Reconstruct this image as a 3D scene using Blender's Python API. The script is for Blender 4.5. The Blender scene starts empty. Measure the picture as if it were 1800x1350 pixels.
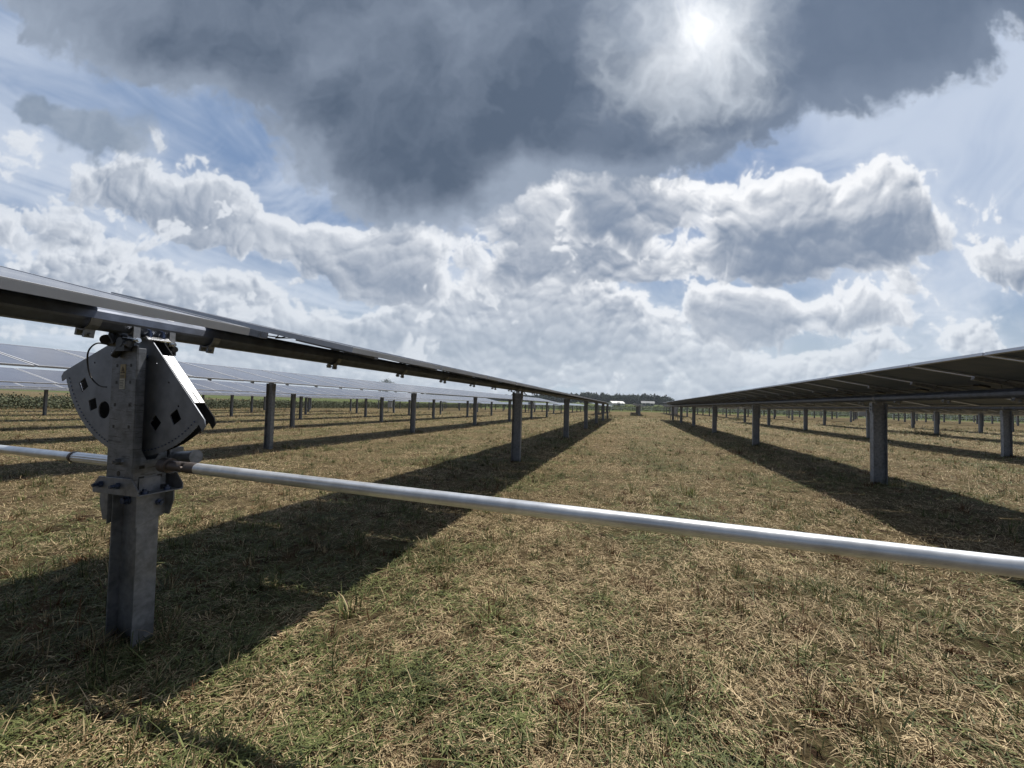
# Solar field with single-axis trackers: mown hay aisle, shaft across the foreground, cloudy sky.
import bpy, bmesh, math, random
import numpy as np
from mathutils import Vector, Matrix, Euler
rnd = random.Random(7)
rng = np.random.default_rng(11)
scene = bpy.context.scene
COL = scene.collection

# ------------------------------------------------------------------ camera
FOC, PITCH, ROLL, YAW, CAM_H = 684.61, 0.0364, 0.0295, 0.2981, 1.25   # focal length in px of an 1800 px wide frame
fw = Vector((-math.sin(YAW) * math.cos(PITCH), math.cos(YAW) * math.cos(PITCH), math.sin(PITCH)))
rt = Vector((math.cos(YAW), math.sin(YAW), 0)); up = rt.cross(fw)
rt2 = rt * math.cos(ROLL) + up * math.sin(ROLL); up2 = -rt * math.sin(ROLL) + up * math.cos(ROLL)
cam_d = bpy.data.cameras.new('camera'); cam = bpy.data.objects.new('camera', cam_d); COL.objects.link(cam)
M = Matrix((rt2, up2, -fw)).transposed().to_4x4(); M.translation = (0, 0, CAM_H)
cam.matrix_world = M
cam_d.sensor_fit = 'HORIZONTAL'; cam_d.sensor_width = 36.0; cam_d.lens = 36.0 * FOC / 1800.0
cam_d.clip_start = 0.05; cam_d.clip_end = 6000
scene.camera = cam

# ------------------------------------------------------------------ render settings and exposure
scene.render.engine = 'CYCLES'
scene.view_settings.view_transform = 'Standard'; scene.view_settings.look = 'None'
scene.view_settings.exposure = 0.0; scene.view_settings.gamma = 1.0
scene.cycles.use_denoising = True
scene.cycles.max_bounces = 6; scene.cycles.diffuse_bounces = 3; scene.cycles.glossy_bounces = 3
scene.cycles.sample_clamp_indirect = 6.0

# ------------------------------------------------------------------ sun and sky
SUN_AZ, SUN_EL = math.radians(29.4), math.radians(65.3)     # azimuth measured from +Y towards +X
sun_dir = Vector((math.sin(SUN_AZ) * math.cos(SUN_EL), math.cos(SUN_AZ) * math.cos(SUN_EL), math.sin(SUN_EL)))
sd = bpy.data.lights.new('sun', 'SUN'); sd.energy = 5.0; sd.angle = math.radians(0.6); sd.color = (1.0, 0.95, 0.86)
so = bpy.data.objects.new('sun', sd); COL.objects.link(so)
so.rotation_euler = (-sun_dir).to_track_quat('-Z', 'Y').to_euler()

world = bpy.data.worlds.new('World'); scene.world = world; world.use_nodes = True
WT = world.node_tree; WT.nodes.clear()


class X:
    """tiny wrapper: arithmetic on node sockets"""
    def __init__(s, t, o): s.t = t; s.o = o
    def _m(s, op, b=None, c=None, clamp=False):
        n = s.t.nodes.new('ShaderNodeMath'); n.operation = op; n.use_clamp = clamp
        s.t.links.new(s.o, n.inputs[0])
        for i, v in ((1, b), (2, c)):
            if v is None: continue
            if isinstance(v, X): s.t.links.new(v.o, n.inputs[i])
            else: n.inputs[i].default_value = v
        return X(s.t, n.outputs[0])
    def __add__(s, b): return s._m('ADD', b)
    def __sub__(s, b): return s._m('SUBTRACT', b)
    def __mul__(s, b): return s._m('MULTIPLY', b)
    def __truediv__(s, b): return s._m('DIVIDE', b)
    def mn(s, b): return s._m('MINIMUM', b)
    def mx(s, b): return s._m('MAXIMUM', b)
    def pw(s, b): return s._m('POWER', b)
    def clamp(s): return s._m('ADD', 0.0, clamp=True)
    def absv(s): return s._m('ABSOLUTE')
    def step(s, a, b, lo=0.0, hi=1.0):                 # smoothstep
        n = s.t.nodes.new('ShaderNodeMapRange'); n.interpolation_type = 'SMOOTHSTEP'
        s.t.links.new(s.o, n.inputs[0]); n.inputs[1].default_value = a; n.inputs[2].default_value = b
        n.inputs[3].default_value = lo; n.inputs[4].default_value = hi
        return X(s.t, n.outputs[0])


def vmath(t, op, a, b=None, scale=None):
    n = t.nodes.new('ShaderNodeVectorMath'); n.operation = op
    for i, v in ((0, a), (1, b)):
        if v is None: continue
        if isinstance(v, X): t.links.new(v.o, n.inputs[i])
        else: n.inputs[i].default_value = v
    if scale is not None:
        if isinstance(scale, X): t.links.new(scale.o, n.inputs['Scale'])
        else: n.inputs['Scale'].default_value = scale
    return X(t, n.outputs['Value'] if op in ('DOT_PRODUCT', 'LENGTH') else n.outputs['Vector'])


def comb(t, x, y, z=0.0):
    n = t.nodes.new('ShaderNodeCombineXYZ')
    for i, v in enumerate((x, y, z)):
        if isinstance(v, X): t.links.new(v.o, n.inputs[i])
        else: n.inputs[i].default_value = v
    return X(t, n.outputs[0])


def sep(t, v):
    n = t.nodes.new('ShaderNodeSeparateXYZ'); t.links.new(v.o, n.inputs[0])
    return [X(t, n.outputs[i]) for i in range(3)]


def noise(t, v, scale, detail=6, rough=0.55, dist=0.0, color=False, dim='3D', w=None, lac=2.0):
    n = t.nodes.new('ShaderNodeTexNoise'); n.noise_dimensions = dim
    t.links.new(v.o, n.inputs['Vector'])
    n.inputs['Scale'].default_value = scale; n.inputs['Detail'].default_value = detail
    n.inputs['Roughness'].default_value = rough; n.inputs['Distortion'].default_value = dist
    n.inputs['Lacunarity'].default_value = lac
    return X(t, n.outputs['Color' if color else 'Fac'])


def mixc(t, f, a, b, mode='MIX'):
    n = t.nodes.new('ShaderNodeMix'); n.data_type = 'RGBA'; n.blend_type = mode; n.clamp_factor = True
    ins = (n.inputs['Factor'], [i for i in n.inputs if i.name == 'A' and i.type == 'RGBA'][0], [i for i in n.inputs if i.name == 'B' and i.type == 'RGBA'][0])
    for s, v in zip(ins, (f, a, b)):
        if isinstance(v, X): t.links.new(v.o, s)
        elif isinstance(v, (int, float)): s.default_value = v
        else: s.default_value = (*v, 1) if len(v) == 3 else v
    return X(t, [o for o in n.outputs if o.type == 'RGBA'][0])

# cloud masses as soft ellipses in a fixed tangent plane of the sky: (u, v, radius u, radius v, turn, weight)
CUM_A = [
    (-1.203, 0.296, 0.321, 0.095, -0.134, 0.85),
    (-0.846, 0.240, 0.248, 0.088, -0.169, 0.90),
    (-0.623, 0.209, 0.204, 0.088, -0.030, 0.85),
    (-0.357, 0.180, 0.175, 0.088, -0.030, 0.80),
    (-0.152, 0.201, 0.204, 0.117, -0.030, 0.90),
    (0.039, 0.222, 0.190, 0.131, -0.030, 0.95),
    (0.231, 0.198, 0.204, 0.110, -0.030, 0.90),
    (0.110, 0.328, 0.161, 0.073, -0.030, 0.70),
    (0.393, 0.173, 0.175, 0.088, -0.030, 0.80),
    (0.086, 0.090, 0.438, 0.073, -0.030, 0.70),
    (0.584, 0.105, 0.292, 0.058, -0.030, 0.55),
    (-0.589, 0.114, 0.438, 0.088, -0.030, 0.65),
    (-1.030, 0.131, 0.365, 0.088, -0.030, 0.60),
    (1.186, 0.177, 0.102, 0.038, -0.030, 0.80),
    (0.958, 0.157, 0.095, 0.041, -0.030, 0.75),
    (0.848, 0.113, 0.088, 0.032, -0.030, 0.60),
]
CUM_B = [
    (-0.922, 0.523, 0.278, 0.080, -0.239, 0.95),
    (-0.754, 0.445, 0.336, 0.070, -0.274, 0.85),
    (-0.395, 0.380, 0.161, 0.070, -0.030, 0.90),
    (-0.215, 0.318, 0.204, 0.080, -0.030, 0.90),
    (-0.543, 0.383, 0.234, 0.073, -0.204, 0.80),
    (-0.392, 0.298, 0.234, 0.073, -0.117, 0.70),
    (0.076, 0.477, 0.139, 0.102, -0.030, 0.90),
    (-0.026, 0.414, 0.146, 0.102, -0.030, 0.80),
    (0.153, 0.374, 0.190, 0.102, -0.030, 0.90),
    (0.331, 0.365, 0.175, 0.088, -0.030, 0.85),
    (0.225, 0.452, 0.117, 0.088, -0.030, 0.60),
    (0.642, 0.217, 0.204, 0.080, -0.030, 1.00),
    (0.804, 0.274, 0.190, 0.066, 0.180, 0.90),
    (0.893, 0.255, 0.102, 0.041, -0.030, 0.60),
    (0.539, 0.222, 0.088, 0.088, -0.030, 0.70),
    (1.292, 0.363, 0.110, 0.070, -0.030, 0.95),
    (-1.209, 0.378, 0.278, 0.051, -0.117, 0.60),
]
CUM_C = [
    (0.804, 0.476, 0.292, 0.124, 0.075, 1.20),
    (0.641, 0.404, 0.204, 0.091, 0.145, 0.90),
    (0.566, 0.545, 0.153, 0.091, -0.030, 0.90),
    (0.916, 0.586, 0.117, 0.102, -0.030, 0.80),
    (1.027, 0.513, 0.091, 0.080, -0.030, 0.80),
    (0.730, 0.361, 0.190, 0.058, 0.145, 0.70),
    (0.253, 0.558, 0.124, 0.099, -0.030, 0.90),
    (0.314, 0.484, 0.153, 0.102, -0.030, 0.90),
    (0.402, 0.532, 0.088, 0.088, -0.030, 0.60),
    (0.006, 0.581, 0.058, 0.032, -0.030, 0.50),
]
SHADE = [
    (0.774, 0.423, 0.307, 0.073, 0.075, 0.90),
    (0.671, 0.348, 0.161, 0.050, 0.110, 0.70),
    (0.968, 0.474, 0.117, 0.066, -0.030, 0.50),
    (0.328, 0.492, 0.146, 0.080, -0.030, 0.75),
    (0.195, 0.496, 0.088, 0.073, -0.030, 0.30),
    (0.434, 0.398, 0.088, 0.058, -0.030, 0.40),
    (0.256, 0.392, 0.161, 0.058, -0.030, 0.50),
    (-0.150, 0.577, 0.117, 0.088, -0.030, 0.50),
    (-0.980, 0.491, 0.190, 0.032, -0.204, 0.35),
    (-0.214, 0.281, 0.175, 0.041, -0.099, 0.60),
    (-0.053, 0.338, 0.117, 0.058, -0.030, 0.35),
    (0.657, 0.181, 0.234, 0.038, -0.030, 0.50),
    (0.819, 0.230, 0.161, 0.032, 0.110, 0.50),
    (0.070, 0.149, 0.263, 0.073, -0.030, 0.40),
    (-0.355, 0.136, 0.219, 0.058, -0.030, 0.35),
    (1.307, 0.326, 0.102, 0.038, -0.030, 0.55),
    (-0.813, 0.182, 0.234, 0.041, -0.134, 0.30),
    (0.258, 0.273, 0.117, 0.058, -0.030, 0.30),
]
DARK = [
    (-1.010, 0.967, 0.555, 0.139, -0.414, 1.00),
    (-0.329, 0.957, 0.628, 0.292, -0.169, 1.20),
    (-0.260, 0.711, 0.278, 0.175, -0.588, 0.90),
    (-0.165, 0.584, 0.161, 0.146, -0.291, 1.00),
    (-0.423, 0.683, 0.219, 0.117, -0.763, 0.80),
    (-0.570, 0.632, 0.117, 0.110, -0.379, 0.60),
    (-0.403, 0.569, 0.088, 0.102, -0.204, 0.50),
    (0.354, 0.768, 0.394, 0.175, 0.110, 1.10),
    (0.125, 0.924, 0.365, 0.263, -0.030, 1.00),
    (0.804, 0.944, 0.613, 0.190, 0.267, 1.10),
    (1.184, 1.145, 0.511, 0.190, 0.285, 1.00),
    (1.034, 1.331, 0.730, 0.234, -0.030, 1.00),
    (-0.499, 1.364, 1.022, 0.365, -0.030, 1.20),
]
GREY = [
    (-1.170, 0.668, 0.190, 0.070, -0.274, 0.90),
    (-1.004, 0.642, 0.110, 0.095, -0.553, 0.70),
    (-1.278, 0.711, 0.088, 0.058, -0.030, 0.40),
]
SUNUV= (0.474, 1.005)

SKY_PPU, SKY_U, SKY_V0, SKY_V1 = 400, 2.2, -0.1, 1.9


def perlin(x, y, seed):
    xi = np.floor(x).astype(np.int32); yi = np.floor(y).astype(np.int32)
    xf = (x - xi).astype(np.float32); yf = (y - yi).astype(np.float32)
    r = np.random.default_rng(seed); ang = (r.random(4096) * 2 * np.pi).astype(np.float32)
    gx, gy = np.cos(ang), np.sin(ang); perm = r.permutation(4096).astype(np.int32)
    def g(a, b, fx, fy):
        h = perm[(perm[a & 4095] + b) & 4095]
        return gx[h] * fx + gy[h] * fy
    su = xf * xf * xf * (xf * (xf * 6 - 15) + 10); sv = yf * yf * yf * (yf * (yf * 6 - 15) + 10)
    n00 = g(xi, yi, xf, yf); n10 = g(xi + 1, yi, xf - 1, yf); n01 = g(xi, yi + 1, xf, yf - 1); n11 = g(xi + 1, yi + 1, xf - 1, yf - 1)
    a = n00 + su * (n10 - n00); b = n01 + su * (n11 - n01)
    return (a + sv * (b - a)) * 1.5


def fbm(x, y, s, octs, rough, seed, bill=False):
    out = 0; amp = 1.0; tot = 0.0
    for k in range(octs):
        n = perlin(x * s + 17.3 * k, y * s - 9.1 * k, seed + k)
        out = out + amp * ((np.abs(n) * 2 - 0.55) if bill else n); tot += amp
        amp *= rough; s *= 2.03
    return out / tot


def lumps(x, y, s, octs, rough, seed):
    """fractal of round bumps (cell distance), for cauliflower cloud tops"""
    out = 0; amp = 1.0; tot = 0.0
    for k in range(octs):
        X_, Y_ = x * s + 3.7 * k, y * s * 1.12 - 5.1 * k
        xi = np.floor(X_).astype(np.int32); yi = np.floor(Y_).astype(np.int32)
        r = np.random.default_rng(seed + k); perm = r.permutation(1024).astype(np.int32); ox = r.random(1024).astype(np.float32); oy = r.random(1024).astype(np.float32)
        d = np.full(X_.shape, 9.0, np.float32)
        for i in (-1, 0, 1):
            for j in (-1, 0, 1):
                h = perm[(perm[(xi + i) & 1023] + yi + j) & 1023]
                dx = xi + i + ox[h] - X_; dy = yi + j + oy[h] - Y_
                d = np.minimum(d, dx * dx + dy * dy)
        out = out + amp * (1 - 1.9 * d); tot += amp
        amp *= rough; s *= 2.07
    return (out / tot).astype(np.float32)


def ss(x, a, b):
    t = np.clip((x - a) / (b - a), 0, 1); return t * t * (3 - 2 * t)


def bake_clouds():
    W = int(2 * SKY_U * SKY_PPU); H = int((SKY_V1 - SKY_V0) * SKY_PPU)
    u = (np.arange(W, dtype=np.float32) + .5) / SKY_PPU - SKY_U; v = (np.arange(H, dtype=np.float32) + .5) / SKY_PPU + SKY_V0
    u, v = np.meshgrid(u, v)

    def blobs(x, y, table):
        acc = np.zeros_like(x)
        for cx, cy, rx, ry, rot, w in table:
            c, s = math.cos(rot), math.sin(rot); dx, dy = x - cx, y - cy
            b = np.maximum(1 - 0.5 * (((dx * c + dy * s) / rx) ** 2 + ((-dx * s + dy * c) / ry) ** 2), 0)
            acc += b * b * w
        return acc
    rgb = np.zeros((H, W, 3), np.float32); al = np.zeros((H, W), np.float32)

    def over(a, col):
        nonlocal rgb, al
        a = np.clip(a, 0, 1).astype(np.float32)
        rgb = rgb * (1 - a)[..., None] + a[..., None] * col; al = al * (1 - a) + a
    C = lambda *c: np.array(c, np.float32)
    def lerp(a, b, f): return a + (b - a) * f[..., None]
    # --- thin high cloud: streaks in the plane of the cloud deck
    cz = np.maximum(v, 0) + 0.16
    px, py = u / cz, 1 / cz
    ca, sa = math.cos(0.55), math.sin(0.55); qx, qy = px * ca + py * sa, -px * sa + py * ca
    wx = fbm(px, py, 0.7, 3, .5, 50) * 1.2
    st = fbm(qx * 0.5 + wx, qy * 1.6 + wx * 1.2, 1.0, 7, .6, 60)
    st2 = fbm(u, v, 1.4, 4, .5, 70)
    right = ss(u, .5, 1.0) * ss(v, .15, .4); left = ss(-u, .45, 1.1) * ss(v, .1, .3)
    veil = ss(st * 1.5 + st2 * .7 + right * .42 + left * .22, -0.35, 0.75)
    over(veil * 0.66, C(.70, .77, .88))
    # --- cumulus, three depths from far to near
    dx, dy = SUNUV[0] - u, SUNUV[1] + .45 - v; L = np.sqrt(dx * dx + dy * dy) + 1e-3; dx /= L; dy /= L
    ix, iy = np.meshgrid(np.arange(W), np.arange(H))
    def shifted(F, r):
        r = r * SKY_PPU
        return F[np.clip((iy + dy * r).astype(np.int32), 0, H - 1), np.clip((ix + dx * r).astype(np.int32), 0, W - 1)]
    def march(F, n, step):
        tau = np.zeros_like(F)
        for k in range(1, n + 1):
            tau += shifted(F, step * (k ** 1.25))
        return tau / n
    sd = np.sqrt((u - SUNUV[0]) ** 2 + (v - SUNUV[1]) ** 2)
    glow = ss(sd, 1.5, .25)
    hi = lerp(C(.76, .80, .86), C(.99, 1.0, 1.02), glow)
    low = ss(v, .34, .0)
    farm = ss(u, -1.6, -.2) * .25 + .75 - .5 * ss(u, .55, 1.1)
    fz = np.maximum(v, 0) + 0.13
    fx, fy = u / fz, np.log(fz) * 2.2
    for table, sd0, sc, warp, field in ((CUM_A, 200, 2.1, .6, 1), (CUM_B, 300, 1.4, 1.0, 0), (CUM_C, 400, 1.2, 1.0, 0)):
        w1x, w1y = fbm(u, v, 3.0, 3, .5, sd0 + 1) * .085 * warp, fbm(u, v, 3.0, 3, .5, sd0 + 5) * .085 * warp
        wa = .026 * warp * (.45 if field else .8)
        w2x, w2y = fbm(u, v, 11 * sc ** .5, 4, .55, sd0 + 9) * wa, fbm(u, v, 11 * sc ** .5, 4, .55, sd0 + 14) * wa
        x, y = u + w1x + w2x, v + w1y + w2y
        bl = lumps(x, y, 9.5 * sc, 2, .6, sd0 + 30)
        bil = (bl * 1.55 + lumps(x + w2x * .6, y + w2y * .6, 38.0 * sc, 2, .6, sd0 + 34) * .6 + fbm(x, y, 40, 3, .6, sd0 + 37) * .5) / 2.15
        D = blobs(x, y, table) + bil * .42 + fbm(x, y, 3.4, 5, .55, sd0 + 40) * 1.05 - (.62 if field else .56) - .3 * ss(v, .62, .8)
        if field:
            far = fbm(fx * .8 + w2x * 8, fy * 1.7 + w2y * 8, 1.0, 6, .55, 230) * ss(v, .42, .2)
            D = D + far * 1.15 * farm + .20 * ss(v, .36, .04) * farm + .26 * ss(v, .20, .03)
        D = D.astype(np.float32)
        Dc = np.clip(D, 0, .55)
        tl = march(Dc, 5, .0065 / sc); tg = march(Dc, 8, .016 / sc)
        rel = Dc - shifted(Dc, .008)
        hf = bil - shifted(bil.astype(np.float32), .010 / sc)
        hf2 = bl - shifted(bl, .024 / sc)
        pocket = ss(fbm(x, y, 5.2 * sc, 5, .6, sd0 + 60), -.05, .38) * ss(D, .12, .4)
        sh = blobs(x, y, SHADE)
        if field: hf = hf * 1.2; hf2 = hf2 * 1.3; pocket = pocket * 1.6
        lit = (1.22 if field else 1.10) - tl * .75 - tg * .62 + rel * .6 + hf * .24 + hf2 * .30 - np.minimum(sh, .9) * .47 * ss(D, .05, .5) - pocket * .18 + fbm(x, y, 7, 4, .5, sd0 + 70) * .12 + fbm(u, v, 40, 3, .6, 99) * .025
        lit = np.clip(np.log1p(np.exp(lit * 5.5 - .25)) / 5.5, 0, 1)
        a = ss(D, 0.0, .15 if not field else .24) * (1 - .12 * ss(D, .5, .1))
        a = np.maximum(a, ss(D, -.22, .12) * .14)
        col = lerp(C(.215, .275, .38)[None, None] * np.ones_like(hi), hi, np.clip(lit * 1.16 - .02, 0, 1) ** 1.1)
        col = lerp(col, C(.66, .73, .80)[None, None] * np.ones_like(hi), low * (.40 if field else .34))
        over(a * (1 - .25 * low), col)
    # --- grey scrap and the dark deck overhead
    k1x, k1y = fbm(u, v, 2.0, 3, .5, 101) * .13, fbm(u, v, 2.0, 3, .5, 105) * .13
    k2x, k2y = fbm(u, v, 7, 5, .6, 111) * .06, fbm(u, v, 7, 5, .6, 117) * .06
    x, y = u + k1x + k2x, v + k1y + k2y
    g = blobs(x, y, GREY) + fbm(x, y, 6, 5, .55, 120) * .5
    over(ss(g, .2, .7) * .85, lerp(C(.225, .285, .375)[None, None] * np.ones_like(hi), C(.33, .39, .48), ss(fbm(x, y, 5, 5, .55, 125), -.3, .4)))
    base = blobs(x, y, DARK)
    kb = fbm(x, y, 5, 6, .60, 130, True)
    K = (base + kb * .55 + fbm(x, y, 2.4, 6, .58, 140) * .60 - .03 - .35 * ss(base, .12, .0)).astype(np.float32)
    ka = ss(K, .02, .50)
    Kp = np.maximum(K - .1, 0)
    tk = march(Kp, 8, .012)
    kl = np.exp(-tk * 2.6)
    core = ss(base, .45, 1.7)
    soft = fbm(x, y, 1.9, 6, .6, 150) * 1.25 + kb * .25
    dk = np.clip(core * .72 + soft * .62 + .10 - .22 * np.exp(-((u - .22) / .22) ** 2), 0, 1)
    kcol = lerp(C(.33, .39, .49)[None, None] * np.ones_like(hi), C(.098, .134, .196), dk)
    kcol = lerp(kcol, C(.145, .195, .285), ss(u, -.15, .7) * .66)
    edge = ss(K, .60, .12) * kl * (.30 + .8 * ss(fbm(u, v, 6, 5, .6, 160), -.2, .3))
    kcol = lerp(kcol, C(.80, .84, .90), np.clip(edge * 1.6 * ss(u, -.9, -.15), 0, .95))
    s1 = np.sqrt((x * .9 + u * .1 - SUNUV[0]) ** 2 + ((y * .5 + v * .5 - SUNUV[1]) * .95) ** 2)
    tex = fbm(x, y, 5, 5, .52, 170, True) * .13
    thin = np.clip(np.exp(-(s1 / .055) ** 2) * 1.0 + np.exp(-(s1 / .14) ** 2) * (.34 + fbm(x * 1.0, y * .8, 9, 5, .6, 177) * 1.1), 0, 1) * .85; halo = ss(s1 + tex * 1.3, .36, .0)
    kcol = lerp(kcol, C(.66, .72, .80), np.clip(halo * (.62 + soft * .9), 0, .85))
    kcol = lerp(kcol, C(1.15, 1.17, 1.2), thin)
    over(ka, kcol)
    veil2 = np.exp(-(s1 / .12) ** 2) * .22
    over(veil2, C(1.1, 1.12, 1.15))
    return rgb / np.maximum(al, 1e-3)[..., None], al


def build_sky():
    t = WT
    rgb, al = bake_clouds()
    H, W = al.shape
    im = bpy.data.images.new('cloud_field', W, H, alpha=True, float_buffer=True)
    im.alpha_mode = 'CHANNEL_PACKED'; im.colorspace_settings.name = 'Linear Rec.709'
    px = np.empty((H, W, 4), np.float32); px[..., :3] = rgb; px[..., 3] = al
    im.pixels.foreach_set(px.ravel()); im.update()
    tc = t.nodes.new('ShaderNodeTexCoord')
    d = vmath(t, 'NORMALIZE', X(t, tc.outputs['Generated']))
    F = (-math.sin(YAW), math.cos(YAW), 0); Rv = (math.cos(YAW), math.sin(YAW), 0)
    df = vmath(t, 'DOT_PRODUCT', d, F).absv().mx(0.12)
    u = vmath(t, 'DOT_PRODUCT', d, Rv) / df
    dz = sep(t, d)[2]
    v = dz / df
    q = comb(t, (u + SKY_U) / (2 * SKY_U), (v - SKY_V0) / (SKY_V1 - SKY_V0))
    it = t.nodes.new('ShaderNodeTexImage'); it.image = im; it.extension = 'EXTEND'; it.interpolation = 'Cubic'
    t.links.new(q.o, it.inputs['Vector'])
    sky = t.nodes.new('ShaderNodeTexSky'); sky.sky_type = 'NISHITA'; sky.sun_disc = False
    sky.sun_elevation = SUN_EL; sky.sun_rotation = SUN_AZ; sky.air_density = 1.2; sky.dust_density = 2.0; sky.ozone_density = 2.0
    base = mixc(t, 0.7, X(t, sky.outputs[0]), (2.0, 3.05, 5.1))
    base = mixc(t, v.step(0.0, 0.42), (5.2, 6.1, 7.0), base)
    cc = X(t, it.outputs['Color']); ten = t.nodes.new('ShaderNodeVectorMath'); ten.operation = 'SCALE'
    t.links.new(cc.o, ten.inputs[0]); ten.inputs['Scale'].default_value = 10.0
    out = mixc(t, X(t, it.outputs['Alpha']), base, X(t, ten.outputs[0]))
    behind = vmath(t, 'DOT_PRODUCT', d, F).step(0.02, -0.25)            # unseen sky behind the camera, made darker to cut ambient light
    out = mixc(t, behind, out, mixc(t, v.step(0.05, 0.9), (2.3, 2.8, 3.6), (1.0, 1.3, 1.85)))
    out = mixc(t, dz.step(-0.005, -0.05), out, (1.3, 1.2, 0.8))
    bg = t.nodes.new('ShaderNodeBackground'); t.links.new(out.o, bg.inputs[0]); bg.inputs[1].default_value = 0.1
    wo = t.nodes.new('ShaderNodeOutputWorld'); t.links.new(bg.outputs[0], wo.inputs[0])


build_sky()
world.cycles.sampling_method = 'MANUAL'; world.cycles.sample_map_resolution = 1024

# ------------------------------------------------------------------ materials
def new_mat(name):
    m = bpy.data.materials.new(name); m.use_nodes = True
    t = m.node_tree; b = t.nodes['Principled BSDF']
    return m, t, b


def objco(t):
    return X(t, t.nodes.new('ShaderNodeTexCoord').outputs['Object'])


def bump(t, b, h, strength, dist):
    n = t.nodes.new('ShaderNodeBump'); n.inputs['Strength'].default_value = strength; n.inputs['Distance'].default_value = dist
    t.links.new(h.o, n.inputs['Height']); t.links.new(n.outputs[0], b.inputs['Normal'])


def metal(name, col, rough, met, var=0.25, scale=30, streak=0.0, bstr=0.08):
    m, t, b = new_mat(name); p = objco(t)
    n = noise(t, p, scale, 4, 0.6); n2 = noise(t, p, scale * 0.17, 4, 0.6)
    f = (n * 0.5 + n2 * 0.5).step(0.35, 0.65)
    lo = tuple(c * (1 - var) for c in col); hi = tuple(min(1, c * (1 + var)) for c in col)
    c = mixc(t, f, lo, hi)
    if streak:
        mp = t.nodes.new('ShaderNodeMapping'); t.links.new(p.o, mp.inputs[0]); mp.inputs['Scale'].default_value = (9, 9, 70)
        s = noise(t, X(t, mp.outputs[0]), 1.0, 5, 0.65, 1.2).step(0.52, 0.7)
        c = mixc(t, s * streak, c, tuple(x * 0.28 for x in col))
    t.links.new(c.o, b.inputs['Base Color'])
    r = n2.step(0.3, 0.7, rough * 0.8, min(1, rough * 1.25)); t.links.new(r.o, b.inputs['Roughness'])
    b.inputs['Metallic'].default_value = met
    bump(t, b, n, bstr, 0.002)
    return m


GALV = metal('galvanised_steel', (0.25, 0.257, 0.275), 0.5, 0.6, 0.32, 26)
GALV_W = metal('weathered_zinc', (0.20, 0.21, 0.23), 0.5, 0.65, 0.35, 22, 0.9)
PLATE = metal('gear_plate_steel', (0.22, 0.235, 0.268), 0.45, 0.62, 0.24, 11)
TUBE = metal('torque_tube_steel', (0.125, 0.140, 0.180), 0.42, 0.55, 0.25, 14)
ALU = metal('aluminium_frame', (0.50, 0.52, 0.57), 0.42, 0.6, 0.06, 20)
ALU_TOP = metal('frame_top_sunlit', (0.62, 0.63, 0.66), 0.4, 0.2, 0.04, 20)  # same frame metal; sunlit brightness of the top lip put into its colour
SHAFT = metal('bright_shaft_tube', (0.70, 0.715, 0.74), 0.36, 0.62, 0.16, 16, 0.0, 0.2)
RUST = metal('brown_joint_steel', (0.135, 0.115, 0.108), 0.5, 0.6)
BOLTM = metal('blue_grey_bolt', (0.10, 0.13, 0.22), 0.35, 0.8)
DARKP = metal('black_plastic', (0.02, 0.02, 0.022), 0.45, 0.0)
ZINCB = metal('bright_zinc', (0.75, 0.76, 0.78), 0.25, 1.0, 0.1)


def simple(name, col, rough=0.7, met=0.0):
    m, t, b = new_mat(name); p = objco(t)
    n = noise(t, p, 12, 4, 0.6)
    c = mixc(t, n.step(0.3, 0.7), tuple(x * 0.88 for x in col), col)
    t.links.new(c.o, b.inputs['Base Color']); b.inputs['Roughness'].default_value = rough; b.inputs['Metallic'].default_value = met
    return m


WHITE = simple('white_paint', (0.74, 0.74, 0.72), 0.5)
STICK_Y = simple('sticker_ochre', (0.46, 0.38, 0.20), 0.5)
STICK_W = simple('sticker_white', (0.62, 0.62, 0.58), 0.5)
INK_SHADE = simple('ink_and_hole_shade', (0.02, 0.02, 0.02), 0.5)
CABGREY = simple('cabinet_grey', (0.42, 0.43, 0.45), 0.45)
ROOFM = simple('grey_roof', (0.13, 0.14, 0.155), 0.6)
GAP_SHADE = simple('rear_plate_shade', (0.012, 0.013, 0.016), 0.95)  # shade between the gear plates put into the rear plate's colour
WALLM = simple('pale_siding', (0.34, 0.35, 0.36), 0.7)
WINM = simple('dark_window', (0.03, 0.035, 0.045), 0.2)


def glass_mat():
    m, t, b = new_mat('solar_cells'); p = objco(t)
    x, y, z = sep(t, p)
    def lines(c, pitch, w):
        a = (c / pitch)._m('FRACT'); d = (a - 0.5).absv()
        return d.step(0.5 - w / pitch, 0.5 - w / pitch * 0.5)
    g = lines(x + 5.0, 0.162, 0.004).mx(lines(y + 5.0, 0.162, 0.004))
    fine = lines(y + 5.02, 0.054, 0.0015) * 0.4
    n = noise(t, p, 2.0, 5, 0.6)
    c = mixc(t, n, (0.012, 0.016, 0.045), (0.020, 0.026, 0.060))
    c = mixc(t, g.mx(fine), c, (0.07, 0.075, 0.10))
    dust = noise(t, p, 5.0, 6, 0.65).step(0.3, 0.8) * 0.09 + 0.055
    c = mixc(t, dust, c, (0.42, 0.41, 0.46))
    t.links.new(c.o, b.inputs['Base Color'])
    r = n.step(0.3, 0.7, 0.10, 0.17); t.links.new(r.o, b.inputs['Roughness'])
    b.inputs['IOR'].default_value = 1.5
    return m


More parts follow.
